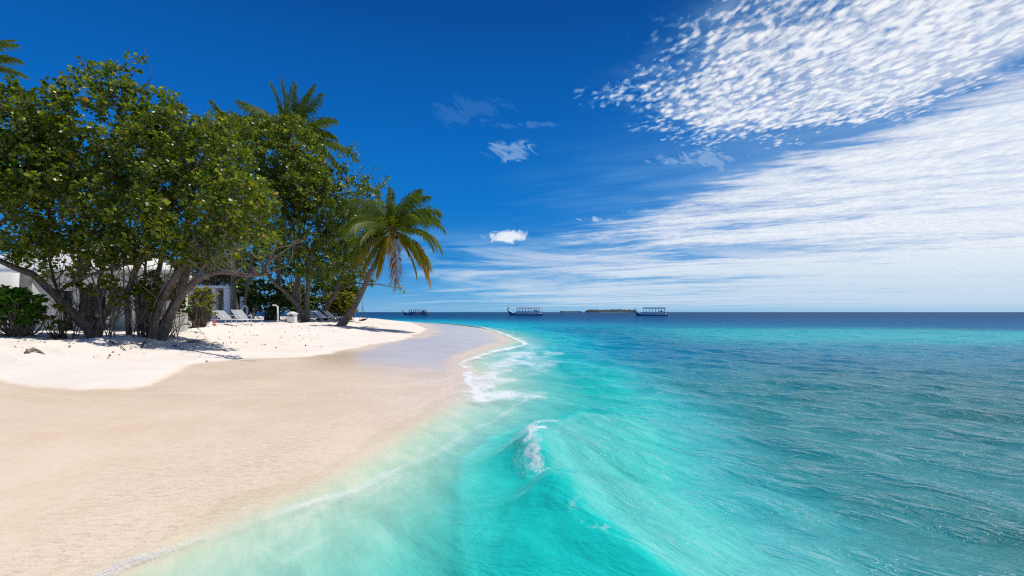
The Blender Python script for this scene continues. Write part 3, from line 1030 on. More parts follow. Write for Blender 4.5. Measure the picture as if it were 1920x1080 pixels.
def E_px(px, py, Y, rx, ry, rd):
    """crown lump given by its place and half size in photo pixels and its half depth in metres"""
    return (P(px, py, Y), (rx / F * Y, rd, ry / F * Y))


def make_tree(name, label, base, limbs, ells, seed, cat='tree', group=None, dens=11.0, leaf=0.145, per=7, mat=None, step=0.2, kill=0.33,
              low=None, gap=0.33, width=1.0, extra_twigs=0, fill=22.0, fper=7.0, reach=1.5, up=0.08, twig_r=0.0055, leafdepth=3):
    g = np.random.default_rng(seed)
    root = empty(name, base, label, cat, group)
    attr = ellipsoid_points(ells, dens, g)
    hol = fbm(attr[:, 0] * 0.9 + attr[:, 1] * 0.55, attr[:, 2] * 1.05 + attr[:, 1] * 0.4, seed % 13)
    attr = attr[hol > gap]
    Pn, par, rmin, nm = colonize(limbs, attr, step=step, kill=kill, g=g, up=up)
    n = len(Pn)
    kids = [[] for _ in range(n)]
    for i in range(n):
        if par[i] >= 0: kids[par[i]].append(i)
    # radii, tips first
    order = list(range(n))
    dep = np.zeros(n, int)
    ex = 2.35
    r = np.zeros(n)
    indeg = np.array([len(k) for k in kids])
    stack = [i for i in range(n) if indeg[i] == 0]
    left = indeg.copy()
    acc = np.zeros(n)
    tipd = np.full(n, 10 ** 6)
    while stack:
        i = stack.pop()
        r[i] = max(acc[i] ** (1 / ex) if acc[i] > 0 else twig_r, rmin[i] if i < nm else 0, twig_r)
        if i >= nm: r[i] = min(r[i], 0.06)
        if indeg[i] == 0: tipd[i] = 0
        p = par[i]
        if p >= 0:
            acc[p] += r[i] ** ex
            tipd[p] = min(tipd[p], tipd[i] + 1)
            left[p] -= 1
            if left[p] == 0: stack.append(p)
    for i in range(nm):
        r[i] = max(rmin[i], min(r[i], rmin[i] * 1.25))
    # chains -> tubes
    tb = MB(); tw = MB()
    done = np.zeros(n, bool)
    roots = [i for i in range(n) if par[i] < 0]
    st = [(i, None) for i in roots]
    while st:
        i, start = st.pop()
        ch = [] if start is None else [start]
        c = i
        while True:
            ch.append(c)
            if not kids[c]: break
            ks = sorted(kids[c], key=lambda q: (q < nm and c < nm and q == c + 1, r[q]), reverse=True)
            for q in ks[1:]: st.append((q, c))
            if c < nm and ks[0] >= nm and r[c] > 0.02:
                st.append((ks[0], c)); break
            c = ks[0]
        if len(ch) < 2: continue
        pts = Pn[ch]; rad = r[ch].copy()
        if start is not None: rad[0] = min(rad[0], rad[1] * 1.15)
        if len(pts) > 4:
            pts = pts.copy(); pts[1:-1] = pts[1:-1] * 0.5 + (pts[:-2] + pts[2:]) * 0.25
        thick = i < nm
        sides = 10 if rad.max() > 0.08 else (6 if rad.max() > 0.02 else 4)
        (tb if thick else tw).tube(pts, rad, sides, cap=True, jitter=0.07 if rad.max() > 0.05 else 0.0)
    # bare thin shoots among the lower stems
    mains = [i for i in range(nm) if 0.02 < r[i] < 0.12 and i > 2]
    for q in range(extra_twigs):
        i = mains[g.integers(len(mains))]
        L = g.uniform(0.5, 1.7); d0 = unit(np.array([g.normal() * .7, g.normal() * .5, g.uniform(.1, 1.1)])); d1 = unit(d0 + np.array([g.normal() * .5, g.normal() * .4, .45]))
        p0 = Pn[i]; p1 = p0 + d0 * L * .5; p2 = p1 + d1 * L * .5
        tw.tube(catmull([p0, p1, p2], 4), np.linspace(min(.016, r[i]), .004, 9), 4)
        if g.random() < .6:
            tw.tube(catmull([p1, p1 + unit(d1 + g.normal(size=3) * .6) * L * .2, p1 + unit(d1 + g.normal(size=3) * .5) * L * .45], 3), np.linspace(.008, .0035, 7), 4)
    tb.build('trunk', M_BARK, root, smooth=True)
    # leafy side shoots filling the crown
    fp = ellipsoid_points(ells, fill, g, shell=0.6)
    hol = fbm(fp[:, 0] * 0.9 + fp[:, 1] * 0.55, fp[:, 2] * 1.05 + fp[:, 1] * 0.4, seed % 13)
    fine = fbm(fp[:, 0] * 2.6 + fp[:, 1], fp[:, 2] * 2.6 + fp[:, 1], seed % 7)
    fp = fp[(hol > gap - 0.03) & (fine > 0.36)]
    if low is not None:
        pz = 585 - (fp[:, 2] - CAM_H) / fp[:, 1] * F
        fp = fp[g.random(len(fp)) < np.clip((low[1] - pz) / max(low[1] - low[0], 1), 0.06, 1.0)]
    kd = KDTree(n)
    for i in range(n): kd.insert(Pn[i], i)
    kd.balance()
    fpos = []; fdir = []
    for p in fp:
        c_, i, dist = kd.find(p)
        if dist > reach or dist < 0.05: continue
        q0 = Pn[i]; dvec = p - q0
        md = q0 + dvec * 0.5 + np.array([g.normal() * .06, g.normal() * .06, -0.05 + g.normal() * .05]) * dist
        tw.tube([q0, md, p], [min(.012, r[i]), .0075, .0045], 4, cap=False)
        fpos.append(p); fdir.append(unit(p - md))
    fpos = np.array(fpos); fdir = np.array(fdir)
    # leaves at the twigs
    dirs = np.zeros((n, 3)); m_ = par >= 0
    dirs[m_] = unit(Pn[m_] - Pn[par[m_]])
    dirs_n = dirs
    sel = (tipd <= leafdepth) & (np.arange(n) >= nm)
    if low is not None:
        pz = 585 - (Pn[:, 2] - CAM_H) / Pn[:, 1] * F      # height limits given as photo rows
        pr = np.clip((low[1] - pz) / max(low[1] - low[0], 1), 0.10, 1.0)
        sel &= g.random(n) < pr
    idx = np.where(sel)[0]
    cnt = g.poisson(per * np.where(tipd[idx] == 0, 1.35, 0.8))
    cnt2 = g.poisson(fper, len(fpos))
    base_p = np.vstack([Pn[idx], fpos]); base_d = np.vstack([dirs[idx], fdir]); cnt = np.concatenate([cnt, cnt2])
    nb_ = len(base_p)
    rep = np.repeat(np.arange(nb_), cnt)
    Pn0, Pn, dirs = Pn, base_p, base_d
    k = len(rep)
    rnd = unit(g.normal(size=(k, 3)))
    A = unit(dirs[rep] * 0.55 + rnd * 0.9 + np.array([0, 0, -0.12]))
    N = unit(np.array([0, 0, 0.75]) + unit(g.normal(size=(k, 3))) * 0.85 + dirs[rep] * 0.3)
    pos = Pn[rep] - dirs[rep] * (g.random((k, 1)) * step * 0.9) + A * 0.03 + rnd * g.random((k, 1)) * leaf * 0.75
    size = leaf * g.uniform(0.55, 1.2, k)
    clump = np.repeat(g.random(nb_), cnt)
    var = np.clip(0.43 * g.random(k) + 0.40 * clump, 0, 0.83)
    var = np.where(g.random(k) < 0.008, g.uniform(0.94, 1.0, k), var)
    tw.mi = 1; leaves(tw, pos, A, N, size, width, var)
    tw.build('crown', [M_TWIG, mat or M_LEAF], root)
    return root, Pn0


TREES_GROUP = None


def G(px, py, dz=-0.08):
    q = hit(px, py); q[2] += dz
    return q


def limb(pxs, Y0, Y1, rad, parent=None, ground=False):
    n = len(pxs)
    pts = []
    for i, (px, py) in enumerate(pxs):
        Y = Y0 + (Y1 - Y0) * i / (n - 1)
        pts.append(P(px, py, Y))
    if ground:
        q = pts[0]; q[2] = float(terr_z(np.array([q[0]]), np.array([q[1]]))[0]) - 0.12
    return (np.array(pts), rad, parent)


# --- leftmost tree, cut by the frame
b0 = hit(-70, 640)
make_tree('beach_tree', 'broad dense leafy tree cut off by the left edge, trunk out of sight', P(-70, 640, 15.0),
          [limb([(-70, 640), (-60, 540), (-30, 450), (-10, 360)], 15, 15, [.17, .13, .08, .04], None, True),
           limb([(-30, 450), (20, 400), (50, 330), (60, 250)], 15, 14.6, [.08, .06, .04, .02], 1),
           limb([(-50, 500), (-110, 430), (-130, 340)], 15, 15.4, [.09, .06, .03], 1)],
          [E_px(-20, 270, 15, 105, 130, 2.0), E_px(20, 400, 14.6, 95, 85, 1.6), E_px(-5, 165, 15, 30, 30, .8), E_px(62, 172, 15, 13, 18, .3), E_px(25, 150, 15, 12, 18, .3), E_px(-110, 330, 15.4, 90, 130, 1.8),
           E_px(75, 245, 14.9, 50, 62, 1.1), E_px(-40, 470, 14.6, 60, 40, 1.0)], 101, low=(450, 500), leaf=.118, fper=9.0, per=9)

# --- many-stemmed tree left of centre of the grove
bA = P(178, 636, 15.6)
YA = 15.6
make_tree('beach_tree', 'tall many-stemmed tree whose long bare limb arches left across the white bungalow', bA,
          [limb([(182, 640), (158, 608), (128, 582), (97, 546), (60, 516), (12, 497), (-40, 470)], 15.5, 14.8, [.17, .15, .135, .12, .11, .09, .06], None, True),
           limb([(118, 572), (113, 545), (150, 524), (190, 508), (245, 493), (262, 492)], 15.3, 14.9, [.07, .065, .06, .055, .04, .02], 1),
           limb([(180, 640), (192, 600), (206, 580), (226, 558), (240, 551), (250, 520), (268, 480), (280, 430)], 15.4, 15.3, [.13, .12, .11, .11, .11, .09, .07, .04], None, True),
           limb([(241, 640), (240, 600), (237, 570), (236, 553)], 15.5, 15.4, [.10, .09, .09, .09], None, True),
           limb([(150, 606), (153, 560), (148, 500), (152, 430), (165, 360), (160, 290)], 15.7, 15.9, [.075, .065, .055, .05, .04, .025], 1),
           limb([(168, 622), (176, 570), (192, 510), (205, 430), (215, 340), (225, 250), (228, 170)], 15.8, 16.0, [.08, .07, .06, .055, .045, .035, .02], 1),
           limb([(205, 600), (208, 540), (216, 470), (240, 390), (262, 300)], 15.9, 16.2, [.05, .045, .04, .035, .025], 1),
           limb([(235, 230), (272, 170), (285, 135), (278, 112), (268, 90)], 15.9, 15.9, [.03, .022, .015, .009, .005], 1),
           limb([(215, 200), (205, 150), (192, 122), (160, 112)], 15.9, 15.8, [.025, .018, .011, .005], 1),
           limb([(120, 575), (100, 520), (92, 440), (95, 360), (110, 270)], 15.5, 15.7, [.06, .05, .045, .035, .02], 1),
           limb([(192, 618), (184, 560), (164, 500), (128, 440), (112, 390)], 15.2, 14.7, [.035, .03, .026, .02, .015], 1),
           limb([(215, 612), (228, 560), (232, 500), (222, 420)], 15.3, 15.0, [.03, .026, .022, .018], 1)],
          [E_px(205, 250, 15.9, 118, 105, 2.0), E_px(225, 165, 16, 80, 48, 1.1), E_px(130, 345, 15.3, 100, 105, 1.8), E_px(225, 390, 15.4, 95, 75, 1.7),
           E_px(150, 190, 15.8, 42, 30, .7), E_px(285, 215, 16, 55, 62, 1.3), E_px(100, 470, 15.0, 80, 40, 0.9), E_px(205, 462, 15.0, 70, 36, .9), E_px(70, 300, 15.4, 60, 90, 1.5),
           E_px(240, 112, 16, 18, 16, .3), E_px(145, 150, 15.8, 16, 20, .3), E_px(118, 175, 15.6, 12, 14, .3), E_px(318, 175, 16, 14, 14, .3), E_px(190, 128, 16, 14, 16, .3), E_px(150, 485, 15.0, 90, 26, .8), E_px(60, 455, 15, 50, 30, .8)], 102, low=(480, 600), extra_twigs=190, leaf=.118, fper=9.0, per=9)

# --- second many-stemmed tree with the low arch
bB = P(288, 636, 15.5)
make_tree('beach_tree', 'many-stemmed tree with a low pale limb arching right towards the loungers', bB,
          [limb([(300, 640), (316, 606), (334, 566), (352, 543), (376, 523), (405, 511), (440, 511), (468, 516), (490, 518)], 15.3, 13.0, [.16, .14, .115, .10, .095, .09, .08, .065, .05], None, True),
           limb([(488, 517), (498, 500), (510, 478), (522, 450)], 13.0, 13.2, [.05, .045, .035, .02], 1),
           limb([(284, 640), (290, 600), (306, 560), (326, 525), (345, 492), (372, 464), (402, 440), (425, 405), (440, 360)], 15.4, 14.8, [.17, .15, .13, .12, .11, .09, .075, .05, .025], None, True),
           limb([(292, 640), (312, 600), (335, 560), (345, 520), (347, 480), (352, 430), (362, 360), (360, 290)], 15.8, 16.0, [.18, .17, .16, .15, .12, .09, .06, .03], None, True),
           limb([(280, 640), (282, 600), (287, 550), (300, 500), (312, 440), (325, 370), (330, 290), (322, 220)], 15.7, 16.2, [.11, .10, .085, .075, .06, .05, .035, .02], None, True),
           limb([(272, 638), (264, 590), (268, 540), (275, 480), (283, 410), (290, 340)], 15.6, 15.4, [.06, .05, .045, .04, .03, .02], None, True),
           limb([(262, 636), (256, 580), (258, 530), (252, 470), (240, 400)], 15.4, 15.2, [.045, .04, .035, .03, .018], None, True),
           limb([(350, 545), (380, 500), (412, 462), (445, 430), (480, 410)], 15.5, 15.0, [.07, .06, .05, .04, .02], 1),
           limb([(276, 612), (290, 570), (318, 512), (330, 460), (336, 410)], 15.1, 14.8, [.03, .026, .022, .02, .015], 1)],
          [E_px(335, 300, 16, 95, 95, 2.0), E_px(370, 380, 15.2, 110, 85, 1.9), E_px(440, 390, 14.9, 80, 75, 1.5), E_px(290, 420, 15.2, 85, 60, 1.5),
           E_px(330, 235, 16.2, 45, 45, 1.0), E_px(405, 300, 16, 70, 75, 1.5), E_px(350, 466, 15, 75, 34, .9), E_px(465, 455, 14.7, 55, 36, .8), E_px(500, 470, 13.4, 30, 40, .5), E_px(300, 480, 15.1, 85, 28, .8), E_px(430, 478, 14.6, 60, 26, .7)], 103, low=(480, 600), extra_twigs=190, leaf=.118, fper=9.0, per=9)

# --- slim tree with the lifebuoy
YF = 25.0
bF = hit(458, 603)
make_tree('beach_tree', 'slim straight-trunked leafy tree carrying a white lifebuoy', bF,
          [limb([(458, 603), (459, 570), (464, 530), (473, 480), (486, 430), (490, 380), (480, 330)], bF[1], bF[1] - .4, [.15, .13, .12, .11, .09, .07, .04], None, True),
           limb([(464, 528), (474, 500), (480, 470)], bF[1], bF[1], [.05, .04, .03], 1),
           limb([(486, 430), (520, 380), (540, 320), (545, 260)], bF[1], bF[1] + .6, [.07, .06, .04, .02], 1),
           limb([(480, 455), (445, 400), (425, 330), (430, 270)], bF[1], bF[1] + .5, [.07, .06, .04, .02], 1)],
          [E_px(470, 290, bF[1], 90, 75, 2.6), E_px(540, 290, bF[1] + .5, 72, 78, 2.4), E_px(430, 260, bF[1] + .6, 60, 50, 2.0), E_px(490, 380, bF[1] - .4, 95, 70, 2.4), E_px(560, 340, bF[1], 60, 70, 2.0)],
          104, low=(440, 480), dens=3.6, step=0.27, kill=0.46, leaf=0.175, per=7, fill=7.5, fper=7.5, reach=2.2)

# --- thick trunk beside the bin
bC = hit(572, 605)
YC = bC[1]
make_tree('beach_tree', 'thick-trunked leafy tree standing right beside the white litter bin', bC,
          [limb([(574, 606), (566, 588), (552, 566), (536, 549), (518, 533), (503, 518), (490, 502)], YC, YC - .8, [.34, .27, .20, .18, .16, .13, .09], None, True),
           limb([(574, 606), (575, 580), (577, 545), (580, 505), (590, 455), (608, 400), (628, 345)], YC, YC + .4, [.30, .22, .17, .15, .12, .09, .04], None, True),
           limb([(568, 590), (558, 560), (556, 530), (560, 490), (550, 430), (545, 370)], YC + .1, YC + .6, [.17, .14, .13, .11, .08, .04], 1),
           limb([(553, 566), (551, 545), (556, 520), (562, 500)], YC, YC, [.10, .085, .08, .05], 1),
           limb([(590, 455), (630, 430), (660, 390), (680, 350)], YC + .2, YC + .6, [.10, .08, .05, .025], 1)],
          [E_px(560, 400, YC, 92, 88, 2.8), E_px(625, 375, YC + .4, 74, 64, 2.2), E_px(672, 372, YC + .5, 50, 42, 1.5), E_px(655, 283, YC + .5, 20, 24, .5), E_px(640, 312, YC + .5, 18, 14, .5), E_px(690, 315, YC + .5, 14, 12, .4), E_px(722, 340, YC + .4, 14, 14, .4), E_px(600, 470, YC, 75, 62, 2.2),
           E_px(530, 470, YC, 55, 50, 1.8), E_px(705, 330, YC + .5, 26, 22, .6), E_px(575, 310, YC + .5, 70, 40, 1.5)],
          105, low=(535, 580), gap=.37, dens=3.4, step=0.27, kill=0.46, leaf=0.165, per=7, fill=6.5, fper=7.5, reach=2.2)

# --- leaning tree behind the palm with the swing limb
bD = hit(600, 601)
YD = bD[1]
make_tree('beach_tree', 'leaning leafy tree behind the coconut palm whose low limb holds the swing', bD,
          [limb([(596, 602), (606, 585), (620, 562), (632, 545), (640, 520), (655, 480), (672, 430)], YD, YD - .4, [.30, .25, .22, .18, .14, .10, .05], None, True),
           limb([(628, 548), (648, 538), (668, 531), (690, 533), (712, 533), (740, 540)], YD, YD - 1.2, [.12, .095, .08, .06, .045, .02], 1),
           limb([(632, 545), (612, 548), (596, 551)], YD, YD, [.10, .07, .04], 1)],
          [E_px(660, 440, YD - .3, 68, 62, 2.4), E_px(640, 505, YD, 58, 34, 2.0), E_px(690, 390, YD, 42, 48, 1.6), E_px(752, 538, YD - 1.3, 20, 12, .5), E_px(680, 520, YD - .4, 30, 20, .8)],
          106, low=(560, 600), dens=3.0, step=0.30, kill=0.5, leaf=0.18, per=7, fill=6.5, fper=7.5, reach=2.4)


# bare grey twigs standing out of the tallest crown are part of that tree
# ------------------------------------------------------------------ palms
def frond_mesh(mb, base, az, el0, L, droop, ll, g, twist=0.0, sag=0.5, side=0.0, comb=1.0, wide=1.15):
    """one feather leaf: arched midrib with two rows of drooping leaflets"""
    n = 26
    s = np.linspace(0, 1, n)
    el = el0 - droop * s ** 1.35
    azs = az + side * s ** 1.5
    d = np.stack([np.cos(el) * np.sin(azs), np.cos(el) * np.cos(azs), np.sin(el)], axis=1)
    pts = base + np.concatenate([[np.zeros(3)], np.cumsum(d[:-1] * (L / (n - 1)), axis=0)])
    mb.tube(pts, np.linspace(0.028, 0.006, n), 5, cap=False)
    mb.A[-1][:] = 0.95
    k = int(60 * comb)
    for sd in (-1, 1):
        q = np.linspace(0.13, 1.0, k) + g.normal(size=k) * 0.004
        q = np.clip(q, 0, 1)
        o = np.stack([np.interp(q, s, pts[:, a]) for a in range(3)], axis=1)
        T = unit(np.stack([np.interp(q, s, d[:, a]) for a in range(3)], axis=1))
        hz = np.cross(T, np.array([0, 0, 1.0])); hz = unit(hz)
        upv = np.cross(hz, T)
        tw = twist
        lat = unit(hz * math.cos(tw) * sd + upv * (math.sin(tw) * sd + 0.25))
        fwd = np.radians(np.interp(q, [0, 1], [38, 62])) + g.normal(size=k) * 0.08
        dr = unit(lat * np.cos(fwd)[:, None] + T * np.sin(fwd)[:, None])
        ln = ll * np.interp(q, [0.1, 0.3, 0.6, 0.9, 1.0], [0.55, 0.95, 1.0, 0.62, 0.35]) * g.uniform(0.82, 1.08, k)
        w = 0.036 * wide * np.interp(q, [0, 0.5, 1], [0.8, 1.0, 0.6])
        g1 = np.array([0, 0, -1.0]) * (sag * g.uniform(0.6, 1.3, k))[:, None]
        mid = o + (dr + g1 * 0.35) * (ln * 0.5)[:, None]
        tip = o + (dr + g1 * 1.0) * ln[:, None] * 0.96
        wd = unit(T * 0.9 + upv * 0.35)
        V = np.stack([o - wd * w[:, None] * .6, o + wd * w[:, None] * .6, mid + wd * w[:, None], mid - wd * w[:, None],
                      tip + wd * w[:, None] * .12, tip - wd * w[:, None] * .12], axis=1)
        kk = np.arange(k)[:, None] * 6
        Fq = np.concatenate([kk + np.array([[0, 1, 2, 3]]), kk + np.array([[3, 2, 4, 5]])])
        mb.add(V.reshape(-1, 3), Fq, np.repeat(np.clip(g.normal(0.42, 0.2, k), 0, 0.85), 6))


def make_palm(label, trunk_pts, trunk_r, fronds, seed, dry=(), ll=0.75, group='coconut palms of the grove', nuts=0, scale=1.0, yellow=()):
    """fronds: (azimuth from +Y towards +X in degrees, start elevation, length, droop deg, sideways bend)"""
    g = np.random.default_rng(seed)
    root = empty('coconut_palm', trunk_pts[0], label, 'palm tree', group)
    c = catmull(trunk_pts, 10)
    mb = MB()
    mb.tube(c, np.interp(np.linspace(0, 1, len(c)), np.linspace(0, 1, len(trunk_r)), trunk_r), 14, jitter=0.02)
    mb.build('trunk', M_PALMB, root, smooth=True)
    top = c[-1]
    hb = MB()
    v = unit(g.normal(size=(26, 3)))
    for a in v:                              # fibrous leaf bases round the growing point
        a = unit(np.array([a[0], a[1], abs(a[2]) * 0.8 + 0.25]))
        hb.tube([top - np.array([0, 0, .18]), top + a * 0.16, top + a * 0.42 + np.array([0, 0, .05])], [0.05, 0.055, 0.02], 5)
    hb.build('leaf_base', M_TWIG, root, smooth=True)
    for i, (az, el, L, dr, sb) in enumerate(fronds):
        L = L * scale
        mb = MB()
        isd = i in dry
        frond_mesh(mb, top + np.array([0, 0, 0.05]), R(az), R(el), L, R(dr), ll * g.uniform(0.9, 1.1), g,
                   twist=g.choice([-1, 1]) * g.uniform(.7, 1.3) if (scale > 1 and el > 40) else g.uniform(-0.5, 0.5), sag=0.95 if isd else g.uniform(0.45, 0.85), wide=1.0 + (scale - 1) * 2.2, side=R(sb))
        fo = mb.build('frond', M_FROND_O if isd else (M_FROND_Y if i in yellow else M_FROND), root)
        if isd: fo['label'] = 'withered orange frond hanging down'
    for i in range(nuts):
        a = 2 * math.pi * i / max(nuts, 1) + 0.4
        q = MB()
        th = np.linspace(0, math.pi, 7)
        pp = np.stack([np.zeros(7), np.zeros(7), 0.14 * np.cos(th)], axis=1) + top + np.array([0.24 * math.cos(a), 0.24 * math.sin(a), -0.28])
        q.tube(pp[::-1], 0.10 * np.sin(th) + 0.004, 8)
        q.build('coconut', M_FROND, root, smooth=True)
    return root, top


# leaning palm on the beach; fronds aimed as in the photograph
bP = hit(634, 611); YP = bP[1]
tp = [bP + np.array([0.05, 0, -0.15]), P(650, 598, YP), P(664, 576, YP - .1), P(682, 540, YP - .2), P(702, 497, YP - .3), P(722, 462, YP - .4), P(736, 436, YP - .5)]
fr = [(80, 62, 3.1, 95, 0), (95, 40, 3.2, 95, 10), (70, 20, 3.1, 95, 0), (110, 12, 3.1, 85, 8), (60, 50, 3.0, 80, 0), (140, 40, 2.8, 85, 0), (20, 70, 2.9, 60, 0),
      (-20, 82, 2.9, 35, 0), (-60, 62, 3.0, 80, 0), (-80, 45, 3.2, 95, 0), (-100, 25, 3.2, 95, 0), (-70, 8, 3.2, 80, 0), (-130, 30, 2.8, 90, 0), (170, 60, 2.7, 90, 0),
      (-85, -18, 3.0, 62, 0), (-110, -40, 2.8, 40, 0), (100, -22, 3.0, 55, 0), (-160, -30, 2.6, 50, 0), (0, 20, 2.6, 90, 0), (45, -10, 2.8, 65, 0),
      (84, -34, 3.3, 46, 0), (150, -62, 3.0, 26, 0), (-150, -50, 2.8, 34, 0), (100, -45, 2.7, 38, 0), (120, 75, 2.9, 70, 0), (60, 78, 3.0, 50, 0),
      (150, 20, 2.8, 80, 0), (-150, 10, 2.8, 80, 0), (175, -5, 2.7, 70, 0), (130, -10, 2.9, 65, 0), (-130, -10, 2.9, 60, 0), (90, 75, 2.9, 75, 0), (-95, 70, 2.9, 80, 0), (180, 35, 2.7, 85, 0)]
make_palm('leaning coconut palm with hanging orange dry fronds, alone at the seaward end of the grove', tp, [.26, .21, .175, .155, .14, .13, .12], fr, 201, dry=(20, 21), ll=0.85, nuts=4, scale=1.1, yellow=(14, 15, 16, 18, 22, 23, 28))

# tall palm rising behind the crowns
YT = 42.0
xb = P(520, 600, YT)
make_palm('tall coconut palm rising highest out of the crowns with upright fronds', [np.array([xb[0], YT, 0.7]), P(522, 520, YT), P(530, 400, YT), P(538, 310, YT), P(543, 262, YT)], [.2, .16, .14, .13, .12],
          [(-85, 80, 3.7, 22, 0), (10, 88, 3.7, 14, 0), (60, 80, 3.6, 24, 0), (85, 68, 3.4, 28, 0), (-80, 48, 4.4, 28, 0), (90, 30, 3.0, 70, 0), (80, 14, 3.0, 55, 0), (-95, 30, 3.8, 85, 0),
           (-70, 15, 3.6, 90, 0), (150, 40, 3.2, 80, 0), (-150, 30, 3.2, 90, 0), (100, -5, 3.8, 60, 0), (95, 5, 4.6, 55, 0), (20, 50, 3.2, 70, 0), (170, -30, 3.4, 40, 0), (130, -35, 5.0, 40, 0), (-40, 70, 3.3, 40, 0), (-60, 84, 3.5, 12, 0), (75, 75, 3.7, 16, 0), (180, 80, 3.4, 20, 0), (95, 45, 3.2, 60, 0), (-100, 60, 3.3, 60, 0)],
          202, dry=(15,), ll=0.95, scale=1.36)
YT = 40.0
xb = P(448, 594, YT)
make_palm('coconut palm just left of the tallest palm, mostly hidden behind leaves', [np.array([xb[0], YT, 0.75]), P(440, 555, YT), P(436, 500, YT), P(434, 400, YT), P(434, 300, YT), P(432, 250, YT)], [.2, .17, .16, .14, .13, .12],
          [(-85, 70, 2.6, 30, 0), (60, 60, 2.6, 55, 0), (90, 38, 2.7, 75, 0), (-90, 30, 2.6, 90, 0), (0, 70, 2.4, 60, 0), (85, 10, 2.6, 80, 0), (-80, 5, 2.6, 70, 0), (170, 50, 2.3, 90, 0), (-150, 20, 2.4, 80, 0)],
          203, ll=0.72, scale=1.2)
YT = 41.0
xb = P(560, 598, YT)
make_palm('lower coconut palm with a drooping yellowed frond among the middle crowns', [np.array([xb[0], YT, 0.75]), P(560, 500, YT), P(562, 420, YT), P(560, 345, YT)], [.2, .16, .14, .12],
          [(70, 30, 3.0, 90, 0), (-80, 35, 3.0, 90, 0), (100, -10, 3.2, 70, 0), (-60, 5, 3.2, 80, 0), (150, 20, 3.0, 80, 0), (-150, 10, 3.0, 90, 0), (30, 60, 2.8, 60, 0), (-20, 75, 2.8, 40, 0), (90, 55, 2.8, 80, 0), (160, -40, 3.0, 40, 0)],
          204, dry=(9,), ll=0.8, scale=1.14)
YT = 23.0
make_palm('coconut palm at the top left corner showing only frond tips', [np.array([P(-70, 600, YT)[0], YT, 0.8]), P(-62, 450, YT), P(-62, 250, YT), P(-60, 125, YT)], [.2, .16, .14, .12],
          [(75, 38, 2.1, 60, 0), (80, 8, 2.35, 38, 0), (-80, 40, 2.6, 80, 0), (40, 70, 2.4, 50, 0), (-30, 60, 2.4, 60, 0), (170, 40, 2.4, 90, 0), (100, -25, 2.4, 50, 0), (-100, 0, 2.6, 70, 0), (75, 62, 2.3, 70, 0)],
          205, ll=0.45)


# ------------------------------------------------------------------ shrubs
def make_shrub(label, base, ells, seed, mat, leaf=0.17, per=9, ros=160, width=0.62, stem_r=0.02, group=None, cat='shrub', nstem=70):
    g = np.random.default_rng(seed)
    root = empty('beach_shrub', base, label, cat, group)
    pts = []
    for c, rad in ells:
        k = max(6, int(ros * (rad[0] * rad[2]) / sum(r_[0] * r_[2] for _, r_ in ells)))
        v = unit(g.normal(size=(k, 3))); v[:, 2] = np.where(v[:, 2] < -0.5, -v[:, 2], v[:, 2])
        pts.append(np.array(c) + v * (g.uniform(0.55, 1.0, (k, 1))) * np.array(rad))
    pts = np.vstack(pts)
    ctr = np.mean([c for c, _ in ells], axis=0)
    st = MB()
    for p in pts[:: max(1, len(pts) // nstem)]:
        b = np.array(base) + np.array([g.normal() * 0.12, g.normal() * 0.12, -0.05])
        mid = b * 0.45 + p * 0.55 + np.array([g.normal() * .08, g.normal() * .08, -0.12])
        st.tube(catmull([b, mid, p], 4), np.linspace(stem_r, 0.006, 9), 5)
    st.build('stem', M_TWIG, root, smooth=True)
    cnt = g.poisson(per, len(pts)); rep = np.repeat(np.arange(len(pts)), cnt); k = len(rep)
    ax = unit(unit(pts - ctr) + np.array([0, 0, 0.6]))
    az = g.random(k) * 2 * np.pi
    rd = unit(np.stack([np.cos(az), np.sin(az), g.uniform(-.15, .9, k)], axis=1) + ax[rep] * 0.5)
    N = unit(np.array([0, 0, 1.0]) + ax[rep] * 0.5 - rd * 0.25 + g.normal(size=(k, 3)) * 0.25)
    lm = MB(); leaves(lm, pts[rep] + g.normal(size=(k, 3)) * 0.02, rd, N, leaf * g.uniform(.65, 1.15, k), width, np.clip(g.random(k) * .55 + .35 * g.random(len(pts))[rep], 0, 1) , 0.1)
    lm.build('foliage', mat, root)
    return root


q = hit(40, 631)
make_shrub('rounded glossy green shrub against the white wall at the left edge', q, [E_px(38, 583, q[1], 42, 36, .7), E_px(10, 600, q[1], 35, 32, .7), E_px(60, 600, q[1], 22, 26, .5), E_px(20, 560, q[1], 26, 18, .5)], 301, M_LEAF_B, 0.20, 10, 210, .5)
q = hit(112, 632)
make_shrub('small sprig of pale green leaves beside the white door post', q, [E_px(107, 583, q[1] - .6, 14, 8, .2), E_px(112, 612, q[1] - .6, 14, 10, .2), E_px(92, 600, q[1] - .6, 10, 5, .2)], 302, M_LEAF_Y, 0.16, 6, 22, .5)
q = hit(372, 614)
make_shrub('bright yellow-green shrub between bungalow and loungers', q, [E_px(372, 575, q[1], 32, 26, .6), E_px(386, 553, q[1], 22, 14, .5), E_px(358, 598, q[1], 16, 14, .4), E_px(388, 590, q[1], 14, 14, .4)], 303, M_LEAF_Y, 0.17, 8, 120, .5)
for i, (px, py, lab) in enumerate(((265, 560, 'leafy sprout low on the stems of the grove, dark green, beside the inner trunks'), (205, 545, 'thin leafy sapling in front of the dark bungalow window'),
                                   (325, 562, 'sparse sprout with yellowish leaves under the low arching limb'), (150, 530, 'airy sprout of small leaves above the forked left limb'), (285, 535, 'airy sprout of small leaves between the thick centre stems'))):
    q = hit(px, 634) if py < 600 else hit(px, 640)
    make_shrub(lab, q, [E_px(px, py, q[1] - .2, 22, 26 if py < 600 else 12, .3), E_px(px + 14, py + 22, q[1] - .2, 14, 14, .25)], 310 + i, M_LEAF_Y if i % 2 else M_LEAF, 0.14, 6, 40, .7, .014, nstem=7)
